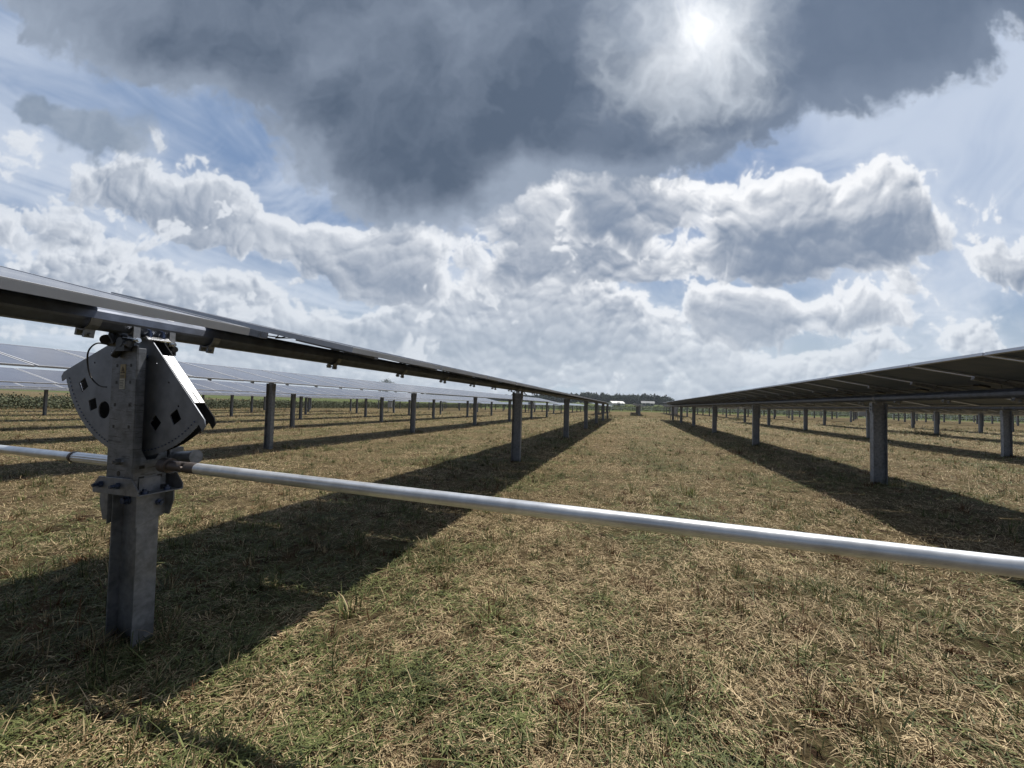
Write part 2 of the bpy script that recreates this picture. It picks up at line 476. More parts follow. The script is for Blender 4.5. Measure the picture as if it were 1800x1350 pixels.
def back_mat():
    m, t, b = new_mat('panel_backsheet'); p = objco(t)
    x, y, z = sep(t, p)
    n = noise(t, p, 3.0, 5, 0.6)
    def cell(c, pitch, w):
        a = (c / pitch)._m('FRACT'); return (a - 0.5).absv().step(0.5 - w / pitch, 0.5 - w / pitch * 0.6)
    g = cell(x + 5.0, 0.162, 0.006).mx(cell(y + 5.0, 0.162, 0.006))
    c = mixc(t, n.step(0.3, 0.7), (0.11, 0.14, 0.21), (0.165, 0.195, 0.27))
    c = mixc(t, g * 0.35, c, (0.22, 0.22, 0.23))
    t.links.new(c.o, b.inputs['Base Color']); b.inputs['Roughness'].default_value = 0.6; b.inputs['Specular IOR Level'].default_value = 0.2
    return m


GLASS, BACK = glass_mat(), back_mat()


# ------------------------------------------------------------------ mesh helpers
class MB:
    """collects boxes, tubes and plates, then links them as one mesh object"""
    def __init__(s): s.v = []; s.f = []; s.m = []; s.sm = []
    def add(s, vs, fs, mi=0, smooth=False, mat=None):
        o = len(s.v)
        for p in vs: s.v.append(tuple(mat @ Vector(p)) if mat else tuple(p))
        for f in fs: s.f.append(tuple(i + o for i in f)); s.m.append(mi); s.sm.append(smooth)
        return s
    def box(s, x0, x1, y0, y1, z0, z1, mi=0, mat=None):
        vs = [(x0, y0, z0), (x1, y0, z0), (x1, y1, z0), (x0, y1, z0), (x0, y0, z1), (x1, y0, z1), (x1, y1, z1), (x0, y1, z1)]
        return s.add(vs, [(0, 3, 2, 1), (4, 5, 6, 7), (0, 1, 5, 4), (1, 2, 6, 5), (2, 3, 7, 6), (3, 0, 4, 7)], mi, False, mat)
    def cyl(s, a, b, r, n=16, mi=0, r2=None, caps=True, smooth=True, rf=None):
        a, b = Vector(a), Vector(b); ax = (b - a).normalized(); r2 = r if r2 is None else r2
        e1 = ax.orthogonal().normalized() if abs(ax.y) < .9 else Vector((1, 0, 0)); e1 = (e1 - ax * e1.dot(ax)).normalized(); e2 = ax.cross(e1)
        vs = []
        for c, rr in ((a, r), (b, r2)):
            for i in range(n):
                t_ = 2 * math.pi * i / n; k = rf(i) if rf else 1
                vs.append(c + (e1 * math.cos(t_) + e2 * math.sin(t_)) * rr * k)
        s.add(vs, [(i, (i + 1) % n, n + (i + 1) % n, n + i) for i in range(n)], mi, smooth)
        if caps: s.add(vs, [tuple(range(n))[::-1], tuple(range(n, 2 * n))], mi)
        return s
    def path(s, pts, r, n=8, mi=0):
        pts = [Vector(p) for p in pts]; rings = []
        for i, p in enumerate(pts):
            d = (pts[min(i + 1, len(pts) - 1)] - pts[max(i - 1, 0)]).normalized(); e1 = d.cross(Vector((0.3, 0.2, 1))).normalized(); e2 = d.cross(e1)
            rings += [p + (e1 * math.cos(2 * math.pi * k / n) + e2 * math.sin(2 * math.pi * k / n)) * r for k in range(n)]
        fs = [(i * n + k, i * n + (k + 1) % n, (i + 1) * n + (k + 1) % n, (i + 1) * n + k) for i in range(len(pts) - 1) for k in range(n)]
        return s.add(rings, fs, mi, True)
    def prism(s, poly, y0, y1, mi=0, mat=None):            # polygon in (x, z), extruded along y
        n = len(poly); vs = [(x, y0, z) for x, z in poly] + [(x, y1, z) for x, z in poly]
        return s.add(vs, [tuple(range(n)), tuple(range(2 * n - 1, n - 1, -1))] + [(i, i + n, (i + 1) % n + n, (i + 1) % n) for i in range(n)], mi, False, mat)
    def mesh(s, name, mats, bevel=0):
        me = bpy.data.meshes.new(name); me.from_pydata(s.v, [], s.f)
        for m in mats: me.materials.append(m)
        me.polygons.foreach_set('material_index', s.m); me.polygons.foreach_set('use_smooth', s.sm)
        bm = bmesh.new(); bm.from_mesh(me); bmesh.ops.recalc_face_normals(bm, faces=bm.faces); bm.to_mesh(me); bm.free()
        return me


def link(name, me, parent=None, loc=(0, 0, 0), rot=(0, 0, 0), bevel=0):
    o = bpy.data.objects.new(name, me); COL.objects.link(o)
    if parent: o.parent = parent
    o.location = loc; o.rotation_euler = rot
    if bevel:
        b = o.modifiers.new('bevel', 'BEVEL'); b.width = bevel; b.segments = 2; b.limit_method = 'ANGLE'; b.angle_limit = 0.6
    return o


def tag(o, label=None, cat=None, group=None, kind=None):
    if label: o['label'] = label
    if cat: o['category'] = cat
    if group: o['group'] = group
    if kind: o['kind'] = kind
    return o


def plate_with_holes(name, outline, holes, thick, mat):
    """flat plate in (x, z) with real openings, thickness along y"""
    cu = bpy.data.curves.new(name, 'CURVE'); cu.dimensions = '2D'; cu.fill_mode = 'BOTH'; cu.extrude = thick / 2
    for pts in [outline] + holes:
        sp = cu.splines.new('POLY'); sp.points.add(len(pts) - 1); sp.use_cyclic_u = True
        for i, (x, z) in enumerate(pts): sp.points[i].co = (x, z, 0, 1)
    tmp = bpy.data.objects.new('tmp', cu); COL.objects.link(tmp)
    bpy.context.view_layer.update()
    me = bpy.data.meshes.new_from_object(tmp.evaluated_get(bpy.context.evaluated_depsgraph_get()))
    bpy.data.objects.remove(tmp); bpy.data.curves.remove(cu)
    me.transform(Matrix.Rotation(math.pi / 2, 4, 'X')); me.materials.clear(); me.materials.append(mat); me.name = name
    return me


# ------------------------------------------------------------------ terrain
CX, GY = 0.0090, -0.0141


def zg(x, y):
    x = np.asarray(x, float); y = np.asarray(y, float)
    xe = 70 * np.tanh(x / 70); ye = np.where(y < 100, y, 100 + 20 * np.tanh((y - 100) / 20)); ye = np.maximum(ye, -20)
    corr = np.interp(x, [-50, -22, -15.6, -9, -2.4, 4, 10.7, 40], [-.22, -.19, -.13, -.075, -.03, .03, .05, .07])
    t_ = np.clip((y - 1.5) / 6, 0, 1)
    return CX * xe + GY * ye + corr * t_ * t_ * (3 - 2 * t_)


def zgs(x, y): return float(zg(x, y))


def build_ground():
    def axis(lo, hi, fine0, fine1, step, grow):
        a = list(np.arange(fine0, fine1, step)); s = step; p = fine1
        while p < hi: a.append(p); s *= grow; p += s
        a.append(hi); s = step; p = fine0 - step
        while p > lo: a.insert(0, p); s *= grow; p -= s
        a.insert(0, lo); return np.array(a)
    xs = axis(-2500, 2500, -6.0, 6.0, 0.04, 1.06); ys = axis(-60, 4000, 0.3, 9.0, 0.04, 1.05)
    gx, gy = np.meshgrid(xs, ys)
    z = zg(gx, gy)
    r = np.hypot(gx, gy); fade = np.clip(1.3 - r / 60, 0, 1)
    z = z + (fbm(gx, gy, 0.7, 3, .5, 500) * 0.022 + fbm(gx, gy, 3.5, 3, .55, 510) * 0.022 * np.clip(1.2 - r / 20, 0, 1)
             + fbm(gx, gy, 11, 2, .5, 520) * 0.014 * np.clip(1.2 - r / 9, 0, 1)) * fade
    n, m = gx.shape
    me = bpy.data.meshes.new('ground')
    co = np.stack([gx, gy, z], -1).reshape(-1, 3).astype(np.float32)
    idx = np.arange(n * m).reshape(n, m)
    q = np.stack([idx[:-1, :-1], idx[:-1, 1:], idx[1:, 1:], idx[1:, :-1]], -1).reshape(-1, 4)
    mesh_np(me, co, q)
    me.polygons.foreach_set('use_smooth', np.ones(len(q), bool))
    me.materials.append(ground_mat())
    tag(link('ground', me), kind='structure')


def mesh_np(me, co, q):
    me.vertices.add(len(co)); me.vertices.foreach_set('co', np.ascontiguousarray(co, np.float32).ravel())
    me.loops.add(q.size); me.loops.foreach_set('vertex_index', q.astype(np.int32).ravel())
    me.polygons.add(len(q)); me.polygons.foreach_set('loop_start', (np.arange(len(q)) * q.shape[1]).astype(np.int32))
    me.update(calc_edges=True)


def ground_mat():
    m, t, b = new_mat('mown_field'); p = objco(t)
    n1 = noise(t, p, 0.35, 4, 0.55); n2 = noise(t, p, 1.7, 5, 0.6); n3 = noise(t, p, 9.0, 5, 0.65); n4 = noise(t, p, 38.0, 4, 0.7)
    mp = t.nodes.new('ShaderNodeMapping'); t.links.new(p.o, mp.inputs[0]); mp.inputs['Rotation'].default_value = (0, 0, 0.5); mp.inputs['Scale'].default_value = (2.2, 9, 4)
    st = noise(t, X(t, mp.outputs[0]), 14, 4, 0.7, 1.5)
    straw = mixc(t, st.step(0.35, 0.7), (0.085, 0.060, 0.030), (0.300, 0.232, 0.125))
    straw = mixc(t, n4.step(0.55, 0.75) * 0.8, straw, (0.42, 0.33, 0.19))
    green = mixc(t, n4.step(0.3, 0.7), (0.030, 0.042, 0.014), (0.105, 0.115, 0.042))
    soil = mixc(t, n4.step(0.3, 0.7), (0.034, 0.021, 0.013), (0.105, 0.064, 0.040))
    xs_ = sep(t, p)[0]; rows_ = (xs_ * 3.1 + n1 * 3.0)._m('SINE') * 0.07
    gmask = (rows_ + (n1 - 0.5) * 1.5 + (n2 - 0.5) * 1.2 + (n3 - 0.5) * 1.4).step(-0.15, 0.30)
    c = mixc(t, gmask * 0.6, straw, green)
    n5 = noise(t, p, 4.2, 3, 0.6)
    smask = ((n2 - 0.5) * 0.6 + (n5 - 0.5) * 1.5 + (n3 - 0.5) * 2.2 + (n4 - 0.5) * 1.4).step(0.08, 0.42)
    c = mixc(t, smask, c, soil)
    dist = vmath(t, 'LENGTH', p)
    farg = sep(t, p)[1].step(108, 125)
    c = mixc(t, farg * 0.85, c, (0.085, 0.115, 0.035))
    t.links.new(c.o, b.inputs['Base Color']); b.inputs['Roughness'].default_value = 0.95
    b.inputs['Specular IOR Level'].default_value = 0.1
    h = n3 * 0.8 + n4 * 0.5 + st * 0.3
    bump(t, b, h, 1.0, 0.10)
    return m


build_ground()


def grass_mat():
    m, t, b = new_mat('grass_blades')
    a = t.nodes.new('ShaderNodeAttribute'); a.attribute_name = 'tint'
    kind, rv, _ = sep(t, X(t, a.outputs['Vector']))
    straw = mixc(t, rv, (0.15, 0.105, 0.052), (0.80, 0.63, 0.38))
    green = mixc(t, rv, (0.028, 0.040, 0.014), (0.245, 0.270, 0.100))
    brown = mixc(t, rv, (0.050, 0.026, 0.014), (0.215, 0.112, 0.050))
    c = mixc(t, kind.step(0.25, 0.35), straw, green); c = mixc(t, kind.step(0.7, 0.8), c, brown)
    t.links.new(c.o, b.inputs['Base Color']); b.inputs['Roughness'].default_value = 0.6
    b.inputs['Specular IOR Level'].default_value = 0.25
    tr = t.nodes.new('ShaderNodeBsdfTranslucent'); t.links.new(c.o, tr.inputs[0])
    mx = t.nodes.new('ShaderNodeMixShader'); mx.inputs[0].default_value = 0.22
    out = t.nodes['Material Output']
    t.links.new(b.outputs[0], mx.inputs[1]); t.links.new(tr.outputs[0], mx.inputs[2]); t.links.new(mx.outputs[0], out.inputs[0])
    return m


GRASS = grass_mat()


def blades(name, x, y, z, yaw, pitch, length, width, bend, kind, tint, mat=None):
    """ribbons of three segments; arrays of equal length"""
    n = len(x); dx, dy = np.cos(yaw), np.sin(yaw); sx, sy = -dy, dx
    pts = []
    px, py, pz = x.copy(), y.copy(), z.copy(); pt = pitch.copy()
    for k in range(4):
        w = width * (1.0, 1.0, 0.75, 0.12)[k] * .5
        pts.append(np.stack([px - sx * w, py - sy * w, pz], -1)); pts.append(np.stack([px + sx * w, py + sy * w, pz], -1))
        st = length / 3
        px = px + dx * np.cos(pt) * st; py = py + dy * np.cos(pt) * st; pz = pz + np.sin(pt) * st; pt = pt - bend
    co = np.stack(pts, 1).reshape(-1, 3)
    base = (np.arange(n) * 8)[:, None]
    q = np.concatenate([base + np.array(o)[None] for o in ((0, 1, 3, 2), (2, 3, 5, 4), (4, 5, 7, 6))], 0)
    me = bpy.data.meshes.new(name); mesh_np(me, co, q)
    at = me.attributes.new('tint', 'FLOAT_VECTOR', 'POINT')
    tv = np.zeros((n * 8, 3), np.float32); tv[:, 0] = np.repeat(kind, 8); tv[:, 1] = np.repeat(tint, 8)
    at.data.foreach_set('vector', tv.ravel()); me.materials.append(mat or GRASS)
    return me


def micro(x, y):
    r = np.hypot(x, y); fade = np.clip(1.3 - r / 60, 0, 1)
    return zg(x, y) + (fbm(x, y, 0.7, 3, .5, 500) * 0.022 + fbm(x, y, 3.5, 3, .55, 510) * 0.022 * np.clip(1.2 - r / 20, 0, 1)
                       + fbm(x, y, 11, 2, .5, 520) * 0.014 * np.clip(1.2 - r / 9, 0, 1)) * fade


S0_ = -2.4416


def build_grass():
    def sector(n, r0, r1, p):                              # radial density falls with distance, covers well beyond the view
        uu = rng.random(n); r = (r0 ** p + uu * (r1 ** p - r0 ** p)) ** (1 / p); a = YAW + rng.uniform(-1.12, 1.12, n)
        return -r * np.sin(a), r * np.cos(a), r
    parts = []
    # lying hay and cut grass
    n = 1050000
    x, y, r = sector(n, 0.7, 48, 0.62)
    g = fbm(x, y, 0.55, 3, .5, 600) * 1.1 + fbm(x, y, 2.4, 3, .55, 610) * .9 + fbm(x, y, 9, 2, .5, 615) * .5
    near_green = np.clip(1.3 - np.abs(y - 1.5) / 1.5, 0, 1) * .30
    shade_green = np.exp(-((x + 3.0) / 1.6) ** 2) * .16 + np.exp(-((x - 3.7) / 1.3) ** 2) * .10
    band = np.exp(-((y - 4.2) / 2.4) ** 2) * .20                   # a swath of dry hay crosses the aisle
    kg = rng.random(n) < np.clip(0.14 + .09 * np.sin(x * 3.1 + fbm(x, y, .4, 2, .5, 670) * 1.5) + g * 1.15 + near_green + shade_green - band, 0.02, .88)
    kb = (rng.random(n) < 0.08 + .12 * np.clip(fbm(x, y, 4.5, 3, .5, 620), 0, 1)) & ~kg
    big = 1 + r / 9
    flow = fbm(x, y, 0.5, 3, .5, 630) * 5.0 + 0.6
    yaw = flow + rng.normal(0, .9, n); yaw = np.where(rng.random(n) < .35, rng.uniform(0, 6.28, n), yaw)
    ln = np.where(kg, rng.gamma(3.0, .0135, n), rng.gamma(3.0, .0105, n)) * (1 + r / 16)
    wd = np.where(kg, rng.uniform(.0022, .0048, n), rng.uniform(.0013, .0030, n)) * big
    pitch = rng.normal(.10, .22, n); bend = rng.normal(.10, .16, n)
    z = micro(x, y) + rng.gamma(1.6, .006, n) * (1 + r / 40)
    tint = np.clip(rng.beta(2.0, 2.0, n) + fbm(x, y, 6, 2, .5, 640) * .35 + fbm(x, y, .9, 2, .5, 645) * .25, 0, 1)
    kind = np.where(kg, .5, np.where(kb, 1.0, 0.0))
    bare = fbm(x, y, 5.5, 3, .55, 660) * .8 + fbm(x, y, 1.3, 3, .5, 665) * .7 + np.exp(-((x + 2.9) / .9) ** 2) * .10
    ok = bare < rng.normal(.31, .08, n)                        # bare soil shows in between
    parts.append(tuple(q[ok] for q in (x, y, z, yaw, pitch, ln, wd, bend, kind, tint)))
    # short upright tufts
    nt = 34000
    tx, ty, tr = sector(nt, 0.8, 60, 0.80)
    dens = fbm(tx, ty, 0.8, 3, .5, 650) + .35 * fbm(tx, ty, 3, 2, .5, 655) + near_green[:1].mean() * 0
    keep = dens + np.exp(-((tx + 3.2) / 1.3) ** 2) * .45 + np.clip(1 - ty / 4, 0, 1) * .28 > rng.normal(.16, .22, nt)
    tx, ty, tr = tx[keep], ty[keep], tr[keep]; nt = len(tx)
    per = rng.integers(9, 34, nt); ii = np.repeat(np.arange(nt), per); n = len(ii)
    size = np.clip(rng.gamma(2.6, .30, nt), .3, 2.6)[ii]
    rr = np.abs(rng.normal(0, .022, n)) * size * (1 + tr[ii] / 22); th = rng.uniform(0, 6.28, n)
    x = tx[ii] + rr * np.cos(th); y = ty[ii] + rr * np.sin(th)
    tk = rng.random(nt)[ii]
    kind = np.where(tk < .62, .5, np.where(tk < .84, 1.0, 0.0)); kind = np.where(rng.random(n) < .15, 0.0, kind)
    parts.append((x, y, micro(x, y), th + rng.normal(0, .5, n), np.clip(rng.normal(1.05, .35, n), .1, 1.5),
                  rng.gamma(5, .0085, n) * size * (1 + tr[ii] / 28), rng.uniform(.0018, .0042, n) * (1 + tr[ii] / 13), rng.normal(.22, .2, n), kind,
                  np.clip(rng.beta(2, 2.9, n) * .9 + rng.normal(0, .14, nt)[ii], 0, 1)))
    # bigger dark green and brown tussocks near the viewer, and grass round the posts
    nt = 1500
    tx, ty, tr = sector(nt, 0.9, 15, 1.0)
    kp = fbm(tx, ty, .8, 3, .5, 650) + np.clip(1 - ty / 3.2, 0, 1) * .35 + .18 * (tx > 1.2) > rng.normal(.08, .18, nt)
    tx, ty, tr = tx[kp], ty[kp], tr[kp]
    px_ = [(-2.44, 1.39)] + [(S0_ + 6.5815 * i_, 1.4 + 7.0083 * k_) for i_ in range(-3, 3) for k_ in range(1, 5)]
    for a_, b_ in px_:
        m_ = 9; tx = np.append(tx, a_ + rng.normal(0, .10, m_)); ty = np.append(ty, b_ + rng.normal(0, .08, m_)); tr = np.append(tr, np.full(m_, math.hypot(a_, b_)))
    nt = len(tx); per = rng.integers(45, 130, nt); ii = np.repeat(np.arange(nt), per); n = len(ii)
    size = np.clip(rng.gamma(4, .28, nt), .5, 2.2)[ii]
    rr = np.abs(rng.normal(0, .036, n)) * size; th = rng.uniform(0, 6.28, n)
    x = tx[ii] + rr * np.cos(th); y = ty[ii] + rr * np.sin(th); tk = rng.random(nt)[ii]
    kind = np.where(tk < .68, .5, 1.0); kind = np.where(rng.random(n) < .10, 0.0, kind)
    parts.append((x, y, micro(x, y), th + rng.normal(0, .6, n), np.clip(rng.normal(.80, .45, n), .02, 1.5), rng.gamma(5, .0098, n) * size,
                  rng.uniform(.0016, .0040, n) * (1 + tr[ii] / 16), rng.normal(.28, .22, n), kind, np.clip(rng.beta(2, 3.0, n) * .85, 0, 1)))
    # long cut blades and stalks lying on top, close by
    n = 3200
    x, y, r = sector(n, 0.9, 14, 0.8)
    k = rng.random(n)
    parts.append((x, y, micro(x, y) + rng.uniform(.008, .03, n), fbm(x, y, .5, 3, .5, 630) * 5 + rng.normal(.6, 1.0, n), rng.normal(.12, .13, n),
                  rng.uniform(.08, .30, n), rng.uniform(.002, .006, n) * np.where(k < .6, 1, .5), rng.normal(.10, .08, n), np.where(k < .6, .5, 0.), rng.beta(3, 2, n)))
    cat = [np.concatenate([p[i] for p in parts]) for i in range(10)]
    tag(link('mown_grass', blades('mown_grass', *cat)), 'mown dry hay and green grass covering the field floor', 'grass', kind='stuff')


build_grass()

# ------------------------------------------------------------------ tracker rows
TILT = math.radians(11.3); PIT = math.atan(GY)
S0, PITCH_R = -2.4416, 6.5815
MODW, MODL, STEP = 1.00, 2.04, 1.03
NP = 7.0083


def panel_meshes():
    hx, hy = MODL / 2, MODW / 2; zt = 0.130; zb = zt - 0.029
    g = MB(); e = 0.010
    g.add([(-hx + e, -hy + e, zt - .003), (hx - e, -hy + e, zt - .003), (hx - e, hy - e, zt - .003), (-hx + e, hy - e, zt - .003)], [(0, 1, 2, 3)], 0)
    g.add([(-hx + e, -hy + e, zt - .009), (hx - e, -hy + e, zt - .009), (hx - e, hy - e, zt - .009), (-hx + e, hy - e, zt - .009)], [(3, 2, 1, 0)], 1)
    gm = g.mesh('solar_panel', [GLASS, BACK])
    gm.polygons[0].flip() if gm.polygons[0].normal.z < 0 else None
    f = MB(); w = 0.020
    for a, b_, c, d in ((-hx, hx, -hy, -hy + w), (-hx, hx, hy - w, hy), (-hx, -hx + w, -hy + w, hy - w), (hx - w, hx, -hy + w, hy - w)):
        f.box(a, b_, c, d, zb, zt - .004); f.box(a, b_, c, d, zt - .004, zt, 1)
    lp = 0.014
    for a, b_, c, d in ((-hx + w, hx - w, -hy + w, -hy + w + lp), (-hx + w, hx - w, hy - w - lp, hy - w), (-hx + w, -hx + w + lp, -hy + w + lp, hy - w - lp), (hx - w - lp, hx - w, -hy + w + lp, hy - w - lp)):
        f.box(a, b_, c, d, zb, zb + .002)
    j = MB(); j.box(-.055, .055, -.045, .045, zt - .032, zt - .009); j.path([(-.05, 0, zt - .025), (-.2, .1, zt - .07), (-.25, .3, zt - .045), (-.16, .48, zt - .035)], .004, 6); j.path([(.05, 0, zt - .025), (.1, -.12, zt - .05), (-.02, -.32, zt - .07), (-.16, -.49, zt - .035)], .004, 6)
    return gm, f.mesh('frame', [ALU, ALU_TOP]), j.mesh('junction_box', [DARKP])


PAN, FRM, JBX = panel_meshes()


def tube_mesh(y0, y1):
    b = MB(); r = .0615
    b.cyl((0, y0, 0), (0, y1, 0), r, 32, smooth=False, rf=lambda i: 1.0 if i % 4 < 2 else .965)
    return b.mesh('torque_tube', [TUBE])


def bracket_mesh():
    b = MB()                                               # short rail under the joint of two panels, strap round the tube, lugs below
    b.box(-.42, .42, -.024, .024, .064, .068); b.box(-.42, .42, -.024, -.020, .068, .1005); b.box(-.42, .42, .020, .024, .068, .1005)
    n = 20
    for i in range(n):
        a0 = math.radians(-60 + 300 * i / n); a1 = math.radians(-60 + 300 * (i + 1) / n)
        vs = []
        for a in (a0, a1):
            for r in (.0635, .0695):
                for yy in (-.02, .02): vs.append((math.cos(a + math.pi / 2 + .52) * r, yy, math.sin(a + math.pi / 2 + .52) * r))
        b.add(vs, [(0, 1, 5, 4), (2, 6, 7, 3), (0, 4, 6, 2), (1, 3, 7, 5)])
    for sx in (-1, 1):
        b.box(sx * .030 - .007, sx * .030 + .007, -.018, .018, -.098, -.058)
        b.cyl((sx * .022, 0, -.083), (sx * .052, 0, -.083), .008, 6)
    b.cyl((-.05, 0, -.083), (.05, 0, -.083), .0045, 6)
    return b.mesh('mounting_bracket', [GALV])


BRK = bracket_mesh()


def hpost_mesh(h, name='post'):
    b = MB(); W2, F2, tf, tw = .10, .052, .006, .005
    z0 = -.5
    for sx in (-1, 1): b.box(sx * W2 - (tf if sx > 0 else 0), sx * W2 + (tf if sx < 0 else 0), -F2, F2, z0, h)
    b.box(-W2 + tf, W2 - tf, -tw / 2, tw / 2, z0, h - .001)
    return b.mesh(name, [GALV])


def saddle_mesh():
    b = MB()                                               # origin at the tube centre: bearing ring on two upright plates
    n = 24
    for i in range(n):
        a0, a1 = 2 * math.pi * i / n, 2 * math.pi * (i + 1) / n; vs = []
        for a in (a0, a1):
            for r in (.066, .080):
                for yy in (-.032, .032): vs.append((math.cos(a) * r, yy, math.sin(a) * r))
        b.add(vs, [(0, 1, 5, 4), (2, 6, 7, 3), (0, 4, 6, 2), (1, 3, 7, 5)])
    for sx in (-1, 1):
        b.box(sx * .108 - .004, sx * .108 + .004, -.045, .045, -.25, -.075)
        b.box(min(sx * .045, sx * .104), max(sx * .045, sx * .104), -.04, .04, -.086, -.080)
        for zz in (-.14, -.20): b.cyl((sx * .112, 0, zz), (sx * .126, 0, zz), .013, 6)
        b.cyl((sx * .075, 0, -.105), (sx * .075, 0, -.066), .010, 6)
    b.box(-.035, .035, -.03, .03, -.103, -.078)
    return b.mesh('bearing_bracket', [GALV])


SAD = saddle_mesh()
ORD = ['nearest', 'second', 'third', 'fourth', 'fifth', 'sixth', 'seventh', 'eighth', 'ninth', 'tenth', 'eleventh', 'twelfth']
SPEC = {0: (1.615, 0.0), -1: (1.715, -.5), -2: (1.59, -.5), -3: (1.545, -.55), 1: (1.515, 0.0), 2: (1.52, 0.07)}


def build_row(i, k0, k1, label, near=False):
    """row i of the near block: posts k0..k1, panels between them"""
    H, dy = SPEC.get(i, (1.54, -.5 if i < 0 else .05))
    sx = S0 + PITCH_R * i
    y0 = 1.40 + dy + NP * k0; y1 = 1.40 + dy + NP * k1
    pl = lambda y: CX * sx + GY * y                       # plane the tube follows
    root = bpy.data.objects.new('tracker_row', None); COL.objects.link(root)
    root.location = (sx, y0, zgs(sx, y0)); bz = root.location.z
    tag(root, label, 'solar tracker', 'tracker rows in the near block')
    root.empty_display_size = .3
    L = lambda x, y, z: (x, y - y0, z - bz)
    lo = y0 - (.6 if not near else 5.5); hi = y1 + .55
    link('torque_tube', tube_mesh(lo - y0, hi - y0), root, L(0, y0, pl(y0) + H), (PIT, TILT, 0))
    lone = None; psd = {}
    for k in range(k0, k1 + 1):
        if near and k == 0: continue
        y = 1.40 + dy + NP * k
        top = pl(y) + H - .105; zgd = zgs(sx, y); hh = round(top - zgd, 2)
        if hh not in psd: psd[hh] = hpost_mesh(hh)
        xo = -.06 if near else 0.0
        p = link('post', psd[hh], root, L(xo * 0, y, top - hh), (0, rnd.uniform(-.007, .004), rnd.uniform(-.03, .03)))
        link('bearing_bracket', SAD, p, (0, 0, hh + .105))
    # panels
    yb = 1.70 + dy + .5 * STEP
    ys = []
    j0 = math.ceil((lo - yb) / STEP)
    y = yb + STEP * (0 if near else max(j0, 0 if k0 <= 0 else j0))
    while y < hi: ys.append(y); y += STEP
    if near: ys += [1.135 - .5 * MODW - STEP * j for j in range(7)]
    for y in ys:
        c = L(0, y, pl(y) + H); rr = (PIT, TILT + rnd.gauss(0, .0010) + (.014 if near and y < 1.3 else 0), rnd.gauss(0, .0008))
        pn = link('solar_panel', PAN, root, c, rr)
        link('frame', FRM, pn); link('junction_box', JBX, pn)
    for y in sorted({round(v - .5 * STEP, 3) for v in ys} | {round(v + .5 * STEP, 3) for v in ys}):
        if y < lo + .05 or y > hi: continue
        link('mounting_bracket', BRK, root, L(0, y, pl(y) + H), (PIT, TILT, 0))
    return root, H, L, y0


row0, H0, L0, y00 = build_row(0, -1, 6, 'nearest tracker row left of the mown aisle, with the gear plate on its foreground post', True)
build_row(1, 0, 6, 'nearest tracker row right of the mown aisle, showing its dark panel undersides')
for i in range(1, 7):
    sx = abs(S0 - PITCH_R * i); kk = max(0, int((sx * .34 - 1.4) / NP) - 0)
    build_row(-i, kk, 6, f'{ORD[i]} tracker row left of the mown aisle, pale glassy panel tops facing the viewer')
for i in range(2, 6):
    sx = S0 + PITCH_R * i; kk = max(0, int((sx * 1.36 - 1.4) / NP) - 0)
    build_row(i, kk, 6, f'{ORD[i - 1]} tracker row right of the mown aisle, half hidden under the nearer panels')


